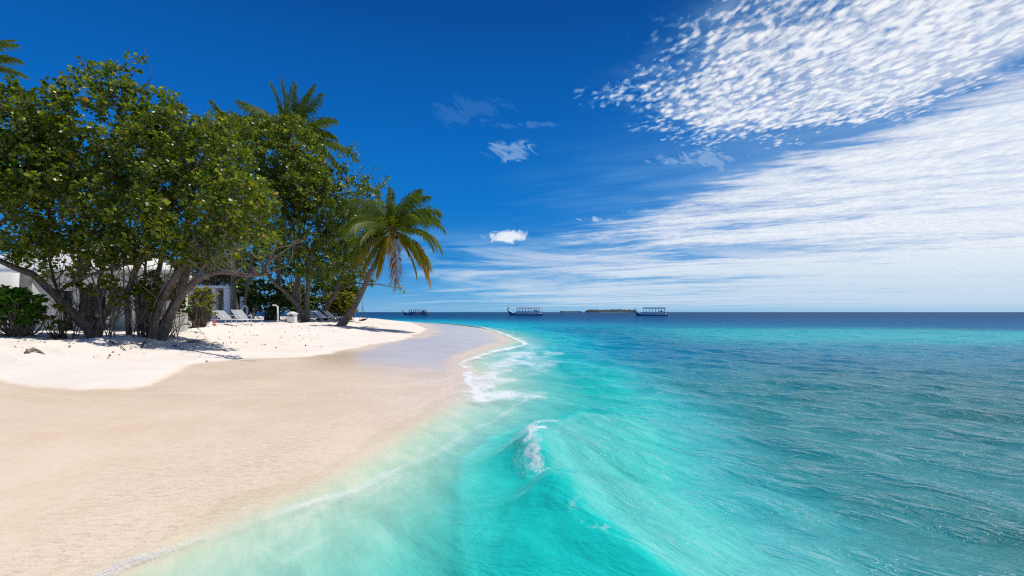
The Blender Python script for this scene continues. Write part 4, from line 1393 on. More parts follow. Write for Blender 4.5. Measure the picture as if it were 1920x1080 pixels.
for i, (px, py, rx, ry, Y, lab) in enumerate(((505, 560, 40, 38, 36.0, 'dark green hedge shrub behind the white shower post'), (555, 565, 40, 34, 37.5, 'dark green hedge shrub behind the white litter bin'),
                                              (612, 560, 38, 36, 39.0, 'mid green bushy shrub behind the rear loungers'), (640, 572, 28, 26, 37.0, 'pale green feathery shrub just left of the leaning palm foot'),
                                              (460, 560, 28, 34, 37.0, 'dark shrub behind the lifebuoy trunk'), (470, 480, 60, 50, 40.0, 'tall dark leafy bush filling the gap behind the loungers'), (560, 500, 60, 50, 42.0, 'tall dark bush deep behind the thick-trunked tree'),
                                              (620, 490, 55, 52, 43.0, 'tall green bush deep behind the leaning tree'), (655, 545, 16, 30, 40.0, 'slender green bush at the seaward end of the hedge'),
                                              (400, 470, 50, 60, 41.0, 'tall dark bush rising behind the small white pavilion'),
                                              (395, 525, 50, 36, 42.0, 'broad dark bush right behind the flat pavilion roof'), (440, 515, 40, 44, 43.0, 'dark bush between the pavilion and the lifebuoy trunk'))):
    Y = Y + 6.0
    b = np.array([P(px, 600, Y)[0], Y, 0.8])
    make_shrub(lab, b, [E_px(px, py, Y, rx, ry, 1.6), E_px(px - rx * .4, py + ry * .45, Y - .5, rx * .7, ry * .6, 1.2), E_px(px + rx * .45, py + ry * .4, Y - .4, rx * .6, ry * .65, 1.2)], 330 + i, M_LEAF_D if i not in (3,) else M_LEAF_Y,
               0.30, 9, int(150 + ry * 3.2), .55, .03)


# ------------------------------------------------------------------ bungalow behind the trees
def build_bungalow():
    Yf = 19.5
    x0, x1 = P(-60, 585, Yf)[0], P(345, 585, Yf)[0]
    z0 = 0.55; ze = P(0, 506, Yf)[2]
    base = np.array([(x0 + x1) / 2, Yf, z0])
    h = empty('beach_bungalow', base, 'white beach bungalow with pale hipped roof, half hidden behind the many-stemmed trees', 'bungalow')
    # openings in the front wall: (px left, px right, py top)
    ops = [(112, 138, 542), (150, 200, 536), (206, 246, 536), (252, 302, 536)]
    edges = [x0] + [P(p, 0, Yf)[0] for o_ in ops for p in o_[:2]] + [x1]
    w = MB()
    th = 0.22
    for k in range(0, len(edges), 2):
        a, b = edges[k], edges[k + 1]
        w.box(((a + b) / 2, Yf + th / 2, (z0 + ze) / 2), (b - a, th, ze - z0))
    for (a, b, t) in ops:
        xa, xb = P(a, 0, Yf)[0], P(b, 0, Yf)[0]; zt = P(0, t, Yf)[2]
        w.box(((xa + xb) / 2, Yf + th / 2, (zt + ze) / 2), (xb - xa, th, ze - zt))
    Yb = Yf + 6.2
    xb0, xb1 = x0 - 1.5, P(349, 0, Yb)[0]
    zc = (z0 + ze) / 2
    w.beam((x1 - .13, Yf + th, zc), (xb1 - .13, Yb, zc), th, ze - z0)
    w.beam((x0 + .12, Yf + th, zc), (xb0 + .12, Yb, zc), th, ze - z0)
    w.box(((xb0 + xb1) / 2, Yb + th / 2, zc), (xb1 - xb0, th, ze - z0))
    w.build('wall', M_WALL, h)
    fl = MB(); fl.box(((x0 + x1) / 2 - 1.4, Yf + 3.1, z0 + .05), (x1 - x0 - 3.0, 5.9, .1)); fl.build('floor_slab', M_WALL, h)
    # hipped roof with rows of tile courses
    ov = 0.45
    ax, bx, ay, by = x0 - ov, x1 + 0.12, Yf - ov, Yf + 6.4 + ov
    zr = P(0, 463, Yf + 3)[2] + 0.10
    cxb0, cxb1 = xb0 - ov, xb1 + .12
    rl, rr_ = (ax + 2.8, zr), (P(262, 0, (ay + by) / 2)[0], zr)
    ym = (ay + by) / 2
    rf = MB(); n = 13
    rows = []
    for i in range(n + 1):
        f = i / n
        for lift in ((0.0, 0.06) if i < n else (0.06,)):
            rows.append([(ax + (rl[0] - ax) * f, ay + (ym - ay) * f, ze + (zr - ze) * f + lift - 0.0), (bx + (rr_[0] - bx) * f, ay + (ym - ay) * f, ze + (zr - ze) * f + lift),
                         (cxb1 + (rr_[0] - cxb1) * f, by + (ym - by) * f, ze + (zr - ze) * f + lift), (cxb0 + (rl[0] - cxb0) * f, by + (ym - by) * f, ze + (zr - ze) * f + lift)])
    V = np.array(rows).reshape(-1, 3)
    Fq = []
    for i in range(len(rows) - 1):
        for j in range(4):
            Fq.append([i * 4 + j, i * 4 + (j + 1) % 4, (i + 1) * 4 + (j + 1) % 4, (i + 1) * 4 + j])
    rf.add(V, Fq)
    rf.add(np.array(rows[0]), [[0, 3, 2, 1]])
    ro = rf.build('roof', M_ROOF, h)
    fs = MB()
    fs.box(((ax + bx) / 2, ay - 0.02, ze - .06), (bx - ax, .06, .16)); fs.beam((bx + .0, ay, ze - .06), (cxb1 + .0, by, ze - .06), .06, .16)
    fs.build('fascia', M_WHITE, h)
    rc = MB()
    for a, b in (((ax, ay, ze + .08), (rl[0], ym, zr + .1)), ((bx, ay, ze + .08), (rr_[0], ym, zr + .1)), ((rl[0], ym, zr + .1), (rr_[0], ym, zr + .1))):
        a = np.array(a); b = np.array(b); m_ = int(np.linalg.norm(b - a) / .33)
        for i in range(m_):
            p0 = a + (b - a) * i / m_; p1 = a + (b - a) * (i + 1.08) / m_
            rc.tube([p0, p1], [.13, .10], 8)
    rc.build('ridge_tiles', M_ROOF, ro, smooth=False)
    for k, (a, b, t) in enumerate(ops):
        xa, xb = P(a, 0, Yf)[0], P(b, 0, Yf)[0]; zt = P(0, t, Yf)[2]
        f = MB()
        fw = .06
        f.box((xa + fw / 2, Yf + .08, (z0 + zt) / 2), (fw, .1, zt - z0)); f.box((xb - fw / 2, Yf + .08, (z0 + zt) / 2), (fw, .1, zt - z0))
        f.box(((xa + xb) / 2, Yf + .08, zt - fw / 2), (xb - xa - 2 * fw, .098, fw)); f.box(((xa + xb) / 2, Yf + .08, z0 + .2), (xb - xa - 2 * fw, .098, .12))
        fo = f.build('glass_door' if k else 'window', M_SHUT if k in (2, 3) else M_WHITE, h)
        p = MB(); p.box(((xa + xb) / 2, Yf + .10, (z0 + zt) / 2 + .1), (xb - xa - 2 * fw - .004, .02, zt - z0 - fw - .26))
        p.build('pane', M_GLASS if k != 2 else M_SHUT, fo)
        if k:
            hd = MB(); hd.box((xb - fw / 2, Yf + .01, z0 + 1.05), (.025, .05, .16)); hd.build('handle', M_DARK, fo)
    c = MB()
    xa = P(107, 0, Yf - .35)[0]
    c.box((xa, Yf - .35, (z0 + 1.1) / 2 + .25), (.2, .2, 1.25)); c.box((xa, Yf - .35, .62), (.32, .32, .14))
    c.build('door_post', M_WHITE, h, bevel=.01)
    s = MB(); s.box((P(94, 0, Yf)[0], Yf - .012, P(0, 613, Yf)[2]), (.12, .02, .09)); s.build('socket', M_WHITE, h, bevel=.006)
    # projecting wing at the far left
    wg = MB()
    xw = P(18, 0, Yf - .9)[0]
    wg.box((xw - 1.2, Yf - .46, (z0 + ze) / 2 - .08), (2.4, .88, ze - z0 - .16)); wg.build('side_wing', M_WALL, h)


build_bungalow()


def build_pavilion():
    Y = 41.0
    q = P(415, 603, Y)
    z0 = 0.75
    h = empty('white_pavilion', (q[0], Y, z0), 'small white flat-roofed pavilion with open piers behind the sun loungers', 'pavilion')
    zt = P(0, 541, Y)[2]

    def X(px, yy=Y): return P(px, 0, yy)[0]
    for px, w, yy in ((400, .36, Y), (425, .50, Y), (446, .34, Y + .6)):
        m = MB(); top = zt if px < 440 else P(0, 556, Y)[2]
        m.box((X(px), yy + .25, (z0 + top) / 2), (w, .5, top - z0)); m.build('pier', M_WHITE, h, bevel=.01)
    m = MB(); m.box((X(388), Y + 2.2, zt + .13), (3.6, 4.6, .22)); m.build('roof', M_ROOF, h, bevel=.02)
    m = MB(); m.box((X(380), Y + 4.2, (z0 + zt) / 2), (4.0, .2, zt - z0)); m.box((X(352), Y + 2.2, (z0 + zt) / 2), (.2, 3.8, zt - z0)); m.build('wall', M_WALL, h)
    m = MB(); m.box((X(412), Y + 3.9, (z0 + zt) / 2 - .1), (1.0, .08, zt - z0 - .2)); d = m.build('door', M_GLASS, h)
    m = MB(); m.box((X(404), Y + 3.84, z0 + 1.0), (.03, .05, .2)); m.build('handle', M_WHITE, d)
    m = MB(); m.box((X(400), Y + 2.2, z0 - .02), (4.4, 4.8, .14)); m.build('plinth', M_WALL, h)


build_pavilion()


# ------------------------------------------------------------------ beach furniture
def make_lounger(loc, rz, label, back=36, sling=M_SLING, group='sun loungers under the trees'):
    root = empty('sun_lounger', loc, label, 'sun lounger', group)
    T = lambda V: at_world(V, loc, rz)
    L, W, H = 1.95, 0.66, 0.34
    hinge = -0.25
    bk = R(back)

    def tb(mb, pts, r_=0.022): mb.tube(T(pts), [r_] * len(pts), 8)
    f = MB()
    for s in (-1, 1):
        y = s * W / 2
        tb(f, [(-L / 2, y, H - .03), (0, y, H - .015), (L / 2, y, H)])
    for x in (-L / 2, -.2, L / 2):
        tb(f, [(x, -W / 2, H - .02), (x, W / 2, H - .02)])
    f.build('frame', M_WHITE, root, smooth=True)
    for s in (-1, 1):
        for x, dx in ((-L / 2 + .22, -.09), (L / 2 - .16, .09)):
            l = MB(); y = s * W / 2
            tb(l, [(x, y, H - .02), (x + dx * .5, y, H * .5), (x + dx, y, 0.0)], .022)
            tb(l, [(x + dx - .12, y, .015), (x + dx + .12, y, .015)], .018)
            l.build('leg', M_WHITE, root, smooth=True)
    st = MB()
    x0 = hinge
    V = []
    nn = 10
    for i in range(nn + 1):
        fx = x0 + (L / 2 - .03 - x0) * i / nn
        V.append([(fx, -W / 2 + .03, H + .005 - .03 * math.sin(math.pi * i / nn)), (fx, W / 2 - .03, H + .005 - .03 * math.sin(math.pi * i / nn))])

    def sheet(mb, V, th=.018):
        V = np.array(V); k = len(V)
        top = V.reshape(-1, 3); bot = top - np.array([0, 0, th])
        Fq = []
        for i in range(k - 1):
            a = 2 * i
            Fq += [[a, a + 1, a + 3, a + 2], [2 * k + a + 2, 2 * k + a + 3, 2 * k + a + 1, 2 * k + a], [a, a + 2, 2 * k + a + 2, 2 * k + a], [a + 1, 2 * k + a + 1, 2 * k + a + 3, a + 3]]
        Fq += [[0, 2 * k, 2 * k + 1, 1], [2 * k - 2, 2 * k - 1, 4 * k - 1, 4 * k - 2]]
        mb.add(T(np.vstack([top, bot])), Fq)
    sheet(st, V); st.build('seat', sling, root)
    bb = MB(); V = []
    bl = 0.78
    for i in range(nn + 1):
        d = bl * i / nn
        V.append([(x0 - .01 - d * math.cos(bk), -W / 2 + .03, H + .01 + d * math.sin(bk)), (x0 - .01 - d * math.cos(bk), W / 2 - .03, H + .01 + d * math.sin(bk))])
    sheet(bb, V)
    bo = bb.build('backrest', sling, root)
    bf = MB()
    for s in (-1, 1):
        y = s * (W / 2 - .01)
        tb(bf, [(x0, y, H), (x0 - bl * math.cos(bk), y, H + bl * math.sin(bk))], .018)
    tb(bf, [(x0 - bl * math.cos(bk), -W / 2, H + bl * math.sin(bk)), (x0 - bl * math.cos(bk), W / 2, H + bl * math.sin(bk))], .018)
    bf.build('backrest_frame', M_WHITE, bo, smooth=True)
    for s in (-1, 1):
        a = MB(); y = s * (W / 2 + .03)
        tb(a, [(x0 - .25, y, H), (x0 - .2, y, H + .2), (x0 + .18, y, H + .2), (x0 + .25, y, H)], .017)
        a.build('armrest', M_WHITE, root, smooth=True)
    return root


def on_ground(px, py):
    q = hit(px, py); return q


q = on_ground(432, 611)
make_lounger(q, R(-22), 'grey and white sun lounger beside the red float, nearer the pavilion', 34)
q = on_ground(462, 610)
make_lounger(q, R(-26), 'grey and white sun lounger directly below the white lifebuoy', 40)
q = on_ground(593, 604)
make_lounger(q, R(-24), 'white sun lounger just right of the thick trunk, backrest raised', 40, M_WHITE)
q = on_ground(611, 604)
make_lounger(q, R(-20), 'white sun lounger in the middle of the rear row behind the palm foot', 38, M_WHITE)
q = on_ground(627, 602)
make_lounger(q, R(-18), 'white sun lounger farthest right, partly behind the palm foot', 36, M_WHITE)


def build_small_things():
    # lifebuoy on the slim trunk
    c = P(459, 582, bF[1] - 0.28)
    root = empty('lifebuoy', c, 'white lifebuoy ring hanging on the slim tree trunk', 'lifebuoy')
    th = np.linspace(0, 2 * np.pi, 37)
    mb = MB()
    ring = np.stack([c[0] + .20 * np.cos(th), np.full(37, c[1]), c[2] + .33 * np.sin(th)], axis=1)
    mb.tube(ring, [.066] * 37, 10, cap=False); mb.build('ring', M_WHITE, root, smooth=True)
    rp = MB()
    rr = np.stack([c[0] + (.27 + .03 * np.cos(8 * th)) * np.cos(th), np.full(37, c[1] - .05), c[2] + (.40 + .03 * np.cos(8 * th)) * np.sin(th)], axis=1)
    rp.tube(rr, [.009] * 37, 5, cap=False); rp.build('grab_rope', M_ROPE, root, smooth=True)
    # litter bin with little gable lid
    q = on_ground(548, 606); x, y, z = q
    root = empty('litter_bin', q, 'white wooden litter bin with a small gabled lid beside the thick trunk', 'litter bin')
    w, hgt = .46, .58
    mb = MB(); mb.box((x, y, z + hgt / 2 - .05), (w, .44, hgt + .1))
    mb.build('body', M_WHITE, root, bevel=.012)
    sl = MB()
    for i in range(6):
        sl.box((x - w / 2 + .04 + i * (w - .08) / 5, y - .226, z + hgt / 2 - .02), (.058, .014, hgt - .08))
    sl.build('front_boards', M_WHITE, root)
    lid = MB()
    V = []
    for yy in (-.27, .27):
        V += [(x - .29, y + yy, z + hgt - .01), (x + .29, y + yy, z + hgt - .01), (x + .29, y + yy, z + hgt + .03), (x, y + yy, z + hgt + .15), (x - .29, y + yy, z + hgt + .03)]
    V = np.array(V)
    lid.add(V, [[0, 4, 3, 0], [0, 3, 2, 0], [0, 2, 1, 0], [5, 8, 9, 5], [5, 7, 8, 5], [5, 6, 7, 5], [0, 1, 6, 5], [1, 2, 7, 6], [2, 3, 8, 7], [3, 4, 9, 8], [4, 0, 5, 9]])
    lid.build('lid', M_WHITE, root)
    op = MB(); op.box((x, y - .236, z + hgt - .09), (.24, .012, .08)); op.build('opening', M_DARK, root)
    # shower post
    q = on_ground(521, 607); x, y, z = q
    root = empty('shower_post', q, 'slim white beach shower post with a short arm pointing left', 'shower')
    top = P(521, 575, y)
    mb = MB(); mb.tube([(x, y, z - .1), (x, y, z + .45), (x - .01, y, top[2])], [.05, .045, .045], 10); mb.build('post', M_WHITE, root, smooth=True)
    a = P(513, 571.5, y - .1)
    mb = MB(); mb.tube([(x, y, top[2] - .02), ((x + a[0]) / 2, y - .05, (top[2] + a[2]) / 2 + .03), tuple(a)], [.04, .035, .03], 8); mb.build('arm', M_WHITE, root, smooth=True)
    mb = MB(); mb.tube([a + np.array([0, 0, .01]), a + np.array([-.04, -.02, -.07])], [.03, .07], 10); mb.build('shower_head', M_WHITE, root, smooth=True)
    mb = MB(); mb.tube([(x, y - .06, z + .5), (x, y - .12, z + .5)], [.022, .03], 8); mb.build('tap', M_ROPE, root)
    # hanging swing basket
    sy = YD - .9
    c = P(681, 597, sy)
    hang = P(679, 534, sy)
    root = empty('swing_chair', c, 'black basket swing hanging by ropes from the low limb behind the palm', 'swing')
    nb = MB(); nn, na = 7, 18
    V = []
    for i in range(nn + 1):
        ph = i / nn * 1.25
        for j in range(na):
            t = 2 * np.pi * j / na
            rr = .30 * math.sin(ph) / math.sin(1.25)
            V.append((c[0] + rr * math.cos(t) * 1.0, c[1] + rr * math.sin(t), c[2] - .15 * math.cos(ph) - .04 + .07 * math.cos(t - .5) * i / nn))
    Fq = [[i * na + j, i * na + (j + 1) % na, (i + 1) * na + (j + 1) % na, (i + 1) * na + j] for i in range(nn) for j in range(na)]
    nb.add(np.array(V), Fq)
    b = nb.build('basket', M_DARK, root, smooth=True)
    so = b.modifiers.new('solid', 'SOLIDIFY'); so.thickness = .03
    rim = np.array(V[-na:] + V[-na:-na + 1]); rm = MB(); rm.tube(rim, [.028] * (na + 1), 8, cap=False); rm.build('rim', M_DARK, b, smooth=True)
    knot = np.array([hang[0] + .03, sy, c[2] + .95])
    for j in (1, 5, 10, 14):
        rp = MB(); rp.tube([rim[j], knot], [.010, .010], 5); rp.build('rope', M_ROPE, root)
    rp = MB(); rp.tube([knot, (knot[0] - .01, sy, hang[2])], [.013, .013], 6); rp.build('main_rope', M_ROPE, root)
    # red float by the first lounger
    q = on_ground(402, 611); x, y, z = q
    root = empty('red_float', q, 'small red and white float standing left of the first lounger', 'float')
    th = np.linspace(0, np.pi, 9)
    mb = MB(); mb.tube(np.stack([np.full(9, x), np.full(9, y), z + .13 - .13 * np.cos(th)], axis=1), .09 * np.sin(th) + .004, 12); mb.build('ball', M_RED, root, smooth=True)
    mb = MB(); mb.tube([(x, y, z + .09), (x, y, z + .14)], [.094, .094], 14); mb.build('band', M_WHITE, root, smooth=True)
    # small white sign stake
    q = on_ground(470, 603); x, y, z = q
    root = empty('marker_stake', q, 'tiny white marker stake in the sand behind the loungers', 'stake')
    mb = MB(); mb.box((x, y, z + .2), (.06, .04, .5)); mb.build('post', M_WHITE, root)
    mb = MB(); V = np.array([(x - .14, y - .03, z + .3), (x + .14, y - .03, z + .3), (x + .14, y - .03, z + .48), (x, y - .03, z + .62), (x - .14, y - .03, z + .48)])
    V = np.vstack([V, V + np.array([0, .03, 0])])
    mb.add(V, [[0, 1, 2, 0], [0, 2, 3, 0], [0, 3, 4, 0], [5, 7, 6, 5], [5, 8, 7, 5], [5, 9, 8, 5], [0, 5, 6, 1], [1, 6, 7, 2], [2, 7, 8, 3], [3, 8, 9, 4], [4, 9, 5, 0]])
    mb.build('plate', M_WHITE, root)


build_small_things()


# ------------------------------------------------------------------ driftwood, twigs and leaf litter
def driftwood(pxs, r0, label, seed, mat=None, cat='driftwood', lift=.03, fork=2, name='driftwood'):
    g = np.random.default_rng(seed)
    pts = []
    for (px, py, h_) in pxs:
        q = hit(px, py); q[2] += lift + h_; pts.append(q)
    c = catmull(np.array(pts), 5)
    mb = MB()
    mb.tube(c, np.linspace(r0, r0 * .35, len(c)) * (1 + .15 * g.normal(size=len(c))), 9, jitter=.06)
    for i in range(fork):
        k = int(len(c) * g.uniform(.25, .8)); d = unit(c[min(k + 1, len(c) - 1)] - c[k - 1]) + g.normal(size=3) * .55; d[2] = abs(d[2]) * .6
        L = g.uniform(.25, .7)
        mb.tube(catmull([c[k], c[k] + unit(d) * L * .5, c[k] + unit(d) * L + np.array([0, 0, -.05])], 4), np.linspace(r0 * .45, r0 * .12, 9), 6)
    o = mb.build(name, mat or M_DEAD, None, smooth=True)
    tag(o, label, cat)
    return o


driftwood([(50, 665, 0), (60, 662, .04), (72, 663, .03), (86, 667, -.03)], .045, 'bleached root stub bulging from the sand at far left', 1, fork=0)
driftwood([(205, 642, .0), (222, 650, .03), (236, 660, .0)], .022, 'dark bent stick lying in front of the grove stems', 3, M_TWIG)
driftwood([(325, 650, .0), (336, 654, .02), (346, 659, 0)], .02, 'short grey stick on bare sand under the arching limb', 4)
driftwood([(350, 643, .0), (370, 644, .05), (384, 640, .03)], .035, 'bleached root bump right of the many-stemmed trees', 5)
driftwood([(318, 636, .05), (338, 628, .30), (362, 622, .18), (384, 630, .02)], .022, 'tangle of thin dead branches below the yellow-green shrub', 6, M_TWIG, fork=9, cat='dead branch', name='fallen_branch')
driftwood([(310, 630, .10), (330, 617, .35), (352, 613, .35), (372, 622, .1)], .026, 'dark dead bough leaning against the stems beside the bungalow corner', 7, M_TWIG, fork=9, cat='dead branch', name='fallen_branch')
driftwood([(265, 655, .0), (272, 646, .06), (285, 637, .10)], .03, 'short surface root below the arching-limb tree', 9, M_BARK, fork=3, cat='root', name='surface_root')


def leaf_litter():
    g = np.random.default_rng(9)
    mb = MB()
    pts = []
    while len(pts) < 230:
        u = g.random()
        if u < .5: px, py = g.uniform(330, 660), g.uniform(606, 652)
        elif u < .9: px, py = g.uniform(-40, 420), g.uniform(636, 680)
        else: px, py = g.uniform(380, 620), g.uniform(625, 660)
        if u < .9 and vnoise(px * .03, py * .1, 3) < .45: continue
        q = hit(px, py); pts.append(q)
    pts = np.array(pts); k = len(pts)
    A = unit(np.stack([g.normal(size=k), g.normal(size=k), g.uniform(0, .5, k)], axis=1))
    N = unit(np.stack([g.normal(size=k) * .4, g.normal(size=k) * .4, np.ones(k)], axis=1))
    leaves(mb, pts + np.array([0, 0, .012]), A, N, g.uniform(.03, .085, k), .7, g.random(k), .25)
    m = leaf_material('fallen_leaf', [(0, (.13, .09, .055)), (.5, (.28, .20, .13)), (1, (.42, .32, .21))], .15, .8, .2)
    o = mb.build('leaf_litter', m)
    tag(o, 'scattered dry brown leaves on the sand', 'leaf litter', kind='stuff')


leaf_litter()


# ------------------------------------------------------------------ boats
def make_boat(loc, rz, L, label, hull_m, roof_m, side_m, post_n=8, roof_h=2.75, prow_h=3.4, cabin=True, group='wooden passenger boats at anchor'):
    """Maldivian style passenger boat: tall curled prow at -x, long canopy on posts"""
    root = empty('passenger_boat', loc, label, 'boat', group, 0)
    k = L / 15.0
    T = lambda V: at_world(np.asarray(V, float) * k, loc, rz)
    xs = np.linspace(-7.2, 7.2, 22)
    u = (xs + 7.2) / 14.4
    beam = 1.95 * np.clip(np.sin(np.pi * np.clip(u * .86 + .02, 0, 1)) ** .62, .06, 1)
    shr = 0.80 + 1.35 * np.clip(1 - u / .30, 0, 1) ** 1.9 + .28 * np.clip((u - .78) / .22, 0, 1) ** 1.5
    V = []
    for i in range(22):
        b, s = beam[i], shr[i]
        keel = -.45 + .5 * np.clip(1 - u[i] / .14, 0, 1) ** 2
        V.append([(xs[i], -b * .90, s - .26), (xs[i], -b * .97, s * .5), (xs[i], -b * .72, -.12), (xs[i], 0, keel), (xs[i], b * .72, -.12), (xs[i], b * .97, s * .5), (xs[i], b * .90, s - .26)])
    V = np.array(V)
    Fq = [[i * 7 + j, i * 7 + j + 1, (i + 1) * 7 + j + 1, (i + 1) * 7 + j] for i in range(21) for j in range(6)]
    h = MB(); h.add(T(V.reshape(-1, 3)), Fq)
    h.add(T(V[-1]), [[0, 6, 5, 0], [0, 5, 4, 0], [0, 4, 3, 0], [0, 3, 2, 0], [0, 2, 1, 0]])
    dk = np.array([[(xs[i], -beam[i] * .88, shr[i] - .35), (xs[i], beam[i] * .88, shr[i] - .35)] for i in range(22)])
    h.add(T(dk.reshape(-1, 3)), [[2 * i, 2 * i + 2, 2 * i + 3, 2 * i + 1] for i in range(21)])
    h.build('hull', hull_m, root, smooth=False)
    w = MB()
    for s in (-1, 1):
        w.tube(T(np.stack([xs, s * beam * .93, shr - .16], axis=1)), np.full(22, .13 * k), 6)
    w.build('gunwale', side_m, root, smooth=True)
    pr = MB()
    c = catmull([(-6.6, 0, .3), (-7.4, 0, 1.4), (-7.85, 0, prow_h * .62), (-7.8, 0, prow_h * .85), (-7.45, 0, prow_h), (-7.15, 0, prow_h * .97)], 6)
    pr.tube(T(c), np.interp(np.linspace(0, 1, len(c)), [0, .6, 1], [.26, .2, .09]) * k, 8)
    pr.build('prow', M_WOOD, root, smooth=True)
    x0, x1 = -3.9, 6.0
    r = MB(); nx, ny = 16, 7
    V = []
    for dz in (0, -.30):
        for i in range(nx):
            for j in range(ny):
                yy = -1.85 + 3.7 * j / (ny - 1)
                V.append((x0 - .35 + (x1 - x0 + .7) * i / (nx - 1), yy, roof_h + .22 * (1 - (yy / 1.85) ** 2) + .06 * np.cos(i) * .2 + dz - .12 * (i / (nx - 1) - .5) ** 2))
    V = np.array(V); o2 = nx * ny
    Fq = []
    for i in range(nx - 1):
        for j in range(ny - 1):
            a = i * ny + j
            Fq += [[a, a + ny, a + ny + 1, a + 1], [o2 + a, o2 + a + 1, o2 + a + ny + 1, o2 + a + ny]]
    for i in range(nx - 1):
        for j in (0, ny - 1):
            a = i * ny + j; Fq.append([a, a + ny, o2 + a + ny, o2 + a])
    for j in range(ny - 1):
        for i in (0, nx - 1):
            a = i * ny + j; Fq.append([a, a + 1, o2 + a + 1, o2 + a])
    r.add(T(V), Fq)
    rf = r.build('canopy', roof_m, root)
    rl = MB()
    for s in (-1, 1):
        rl.tube(T([(x0 + .5, s * 1.3, roof_h + .42), (x1 - .5, s * 1.3, roof_h + .42)]), [.04 * k] * 2, 6)
        for i in range(6):
            xx = x0 + .5 + (x1 - x0 - 1.0) * i / 5
            rl.tube(T([(xx, s * 1.3, roof_h + .08), (xx, s * 1.3, roof_h + .42)]), [.035 * k] * 2, 6)
    rl.build('roof_rail', side_m, rf)
    for i in range(post_n):
        xx = x0 + (x1 - x0) * i / (post_n - 1)
        for s in (-1, 1):
            p = MB(); bb = np.interp(xx, xs, beam) * .84
            p.tube(T([(xx, s * bb, .55), (xx, s * 1.72, roof_h + .02)]), [.12 * k] * 2, 6); p.build('post', side_m, root)
    for s in (-1, 1):
        p = MB(); xx = np.linspace(x0, x1, 12); bb = np.interp(xx, xs, beam) * .86; zz = np.interp(xx, xs, shr) - .05
        V = np.concatenate([np.stack([xx, s * bb, zz], 1), np.stack([xx, s * bb, zz + 1.15], 1), np.stack([xx, s * (bb - .05), zz + 1.15], 1), np.stack([xx, s * (bb - .05), zz], 1)])
        Fq = [[a * 12 + i, a * 12 + i + 1, ((a + 1) % 4) * 12 + i + 1, ((a + 1) % 4) * 12 + i] for i in range(11) for a in range(4)]
        p.add(T(V), Fq); p.build('side_panel', side_m, root)
    if cabin:
        cb = MB()
        c0 = np.array([[-.9, -1.2, -.75], [.9, -1.2, -.75], [.9, 1.2, -.75], [-.9, 1.2, -.75], [-.8, -1.1, .75], [.8, -1.1, .75], [.8, 1.1, .75], [-.8, 1.1, .75]]) + np.array([4.4, 0, 1.7])
        cb.add(T(c0), [[0, 3, 2, 1], [4, 5, 6, 7], [0, 1, 5, 4], [1, 2, 6, 5], [2, 3, 7, 6], [3, 0, 4, 7]])
        co = cb.build('cabin', side_m, root)
        for s in (-1, 1):
            wn = MB(); c1 = np.array([[-.5, s * 1.16, -.05], [.5, s * 1.16, -.05], [.5, s * 1.19, .5], [-.5, s * 1.19, .5], [-.5, s * 1.24, -.05], [.5, s * 1.24, -.05], [.5, s * 1.24, .5], [-.5, s * 1.24, .5]]) + np.array([4.4, 0, 1.4])
            wn.add(T(c1), [[0, 1, 2, 3], [4, 7, 6, 5], [0, 4, 5, 1], [3, 2, 6, 7], [0, 3, 7, 4], [1, 5, 6, 2]]); wn.build('window', M_GLASS, co)
    bn = MB()
    for i in range(5):
        xx = -3.2 + i * 1.35
        cc = T([(xx, 0, 1.0)])[0]
        M = np.array([[math.cos(rz), -math.sin(rz), 0], [math.sin(rz), math.cos(rz), 0], [0, 0, 1]])
        bn.box(cc, (.5 * k, 2.6 * k, .5 * k), M)
    bn.build('bench', M_WOOD, root)
    rd = MB(); rd.tube(T(catmull([(7.1, 0, -.3), (7.35, 0, .5), (7.45, 0, 1.5), (7.2, 0, 1.9)], 4)), .09 * k, 6); rd.build('rudder', M_WOOD, root)
    st = MB(); st.tube(T([(7.0, .5, .7), (7.0, .5, 2.1)]), [.05 * k] * 2, 6); st.build('flag_staff', M_WOOD, root)
    return root


def boat_loc(px, py): x, y = zpt(px, py); return (x, y, -0.05)


l1 = boat_loc(780, 590.6); make_boat(l1, R(16), 46 / F * l1[1] / .99, 'dark bluish passenger boat farthest left, smallest of the three canopied boats', M_HULL, M_CANOPY, M_HBLUE, 9, 3.2, 3.1)
l2 = boat_loc(986, 591.4); make_boat(l2, R(-4), 66 / F * l2[1] / 1.02, 'long canopied passenger boat with tall curled prow, middle of the three', M_HULL, M_CANOPY, M_HWHITE, 9, 3.4, 3.6)
l3 = boat_loc(1222, 592.0); make_boat(l3, R(-14), 58 / F * l3[1] / .99, 'blue-roofed passenger boat with white stern, farthest right at anchor', M_HULL, M_HBLUE, M_HWHITE, 8, 3.8, 3.6)


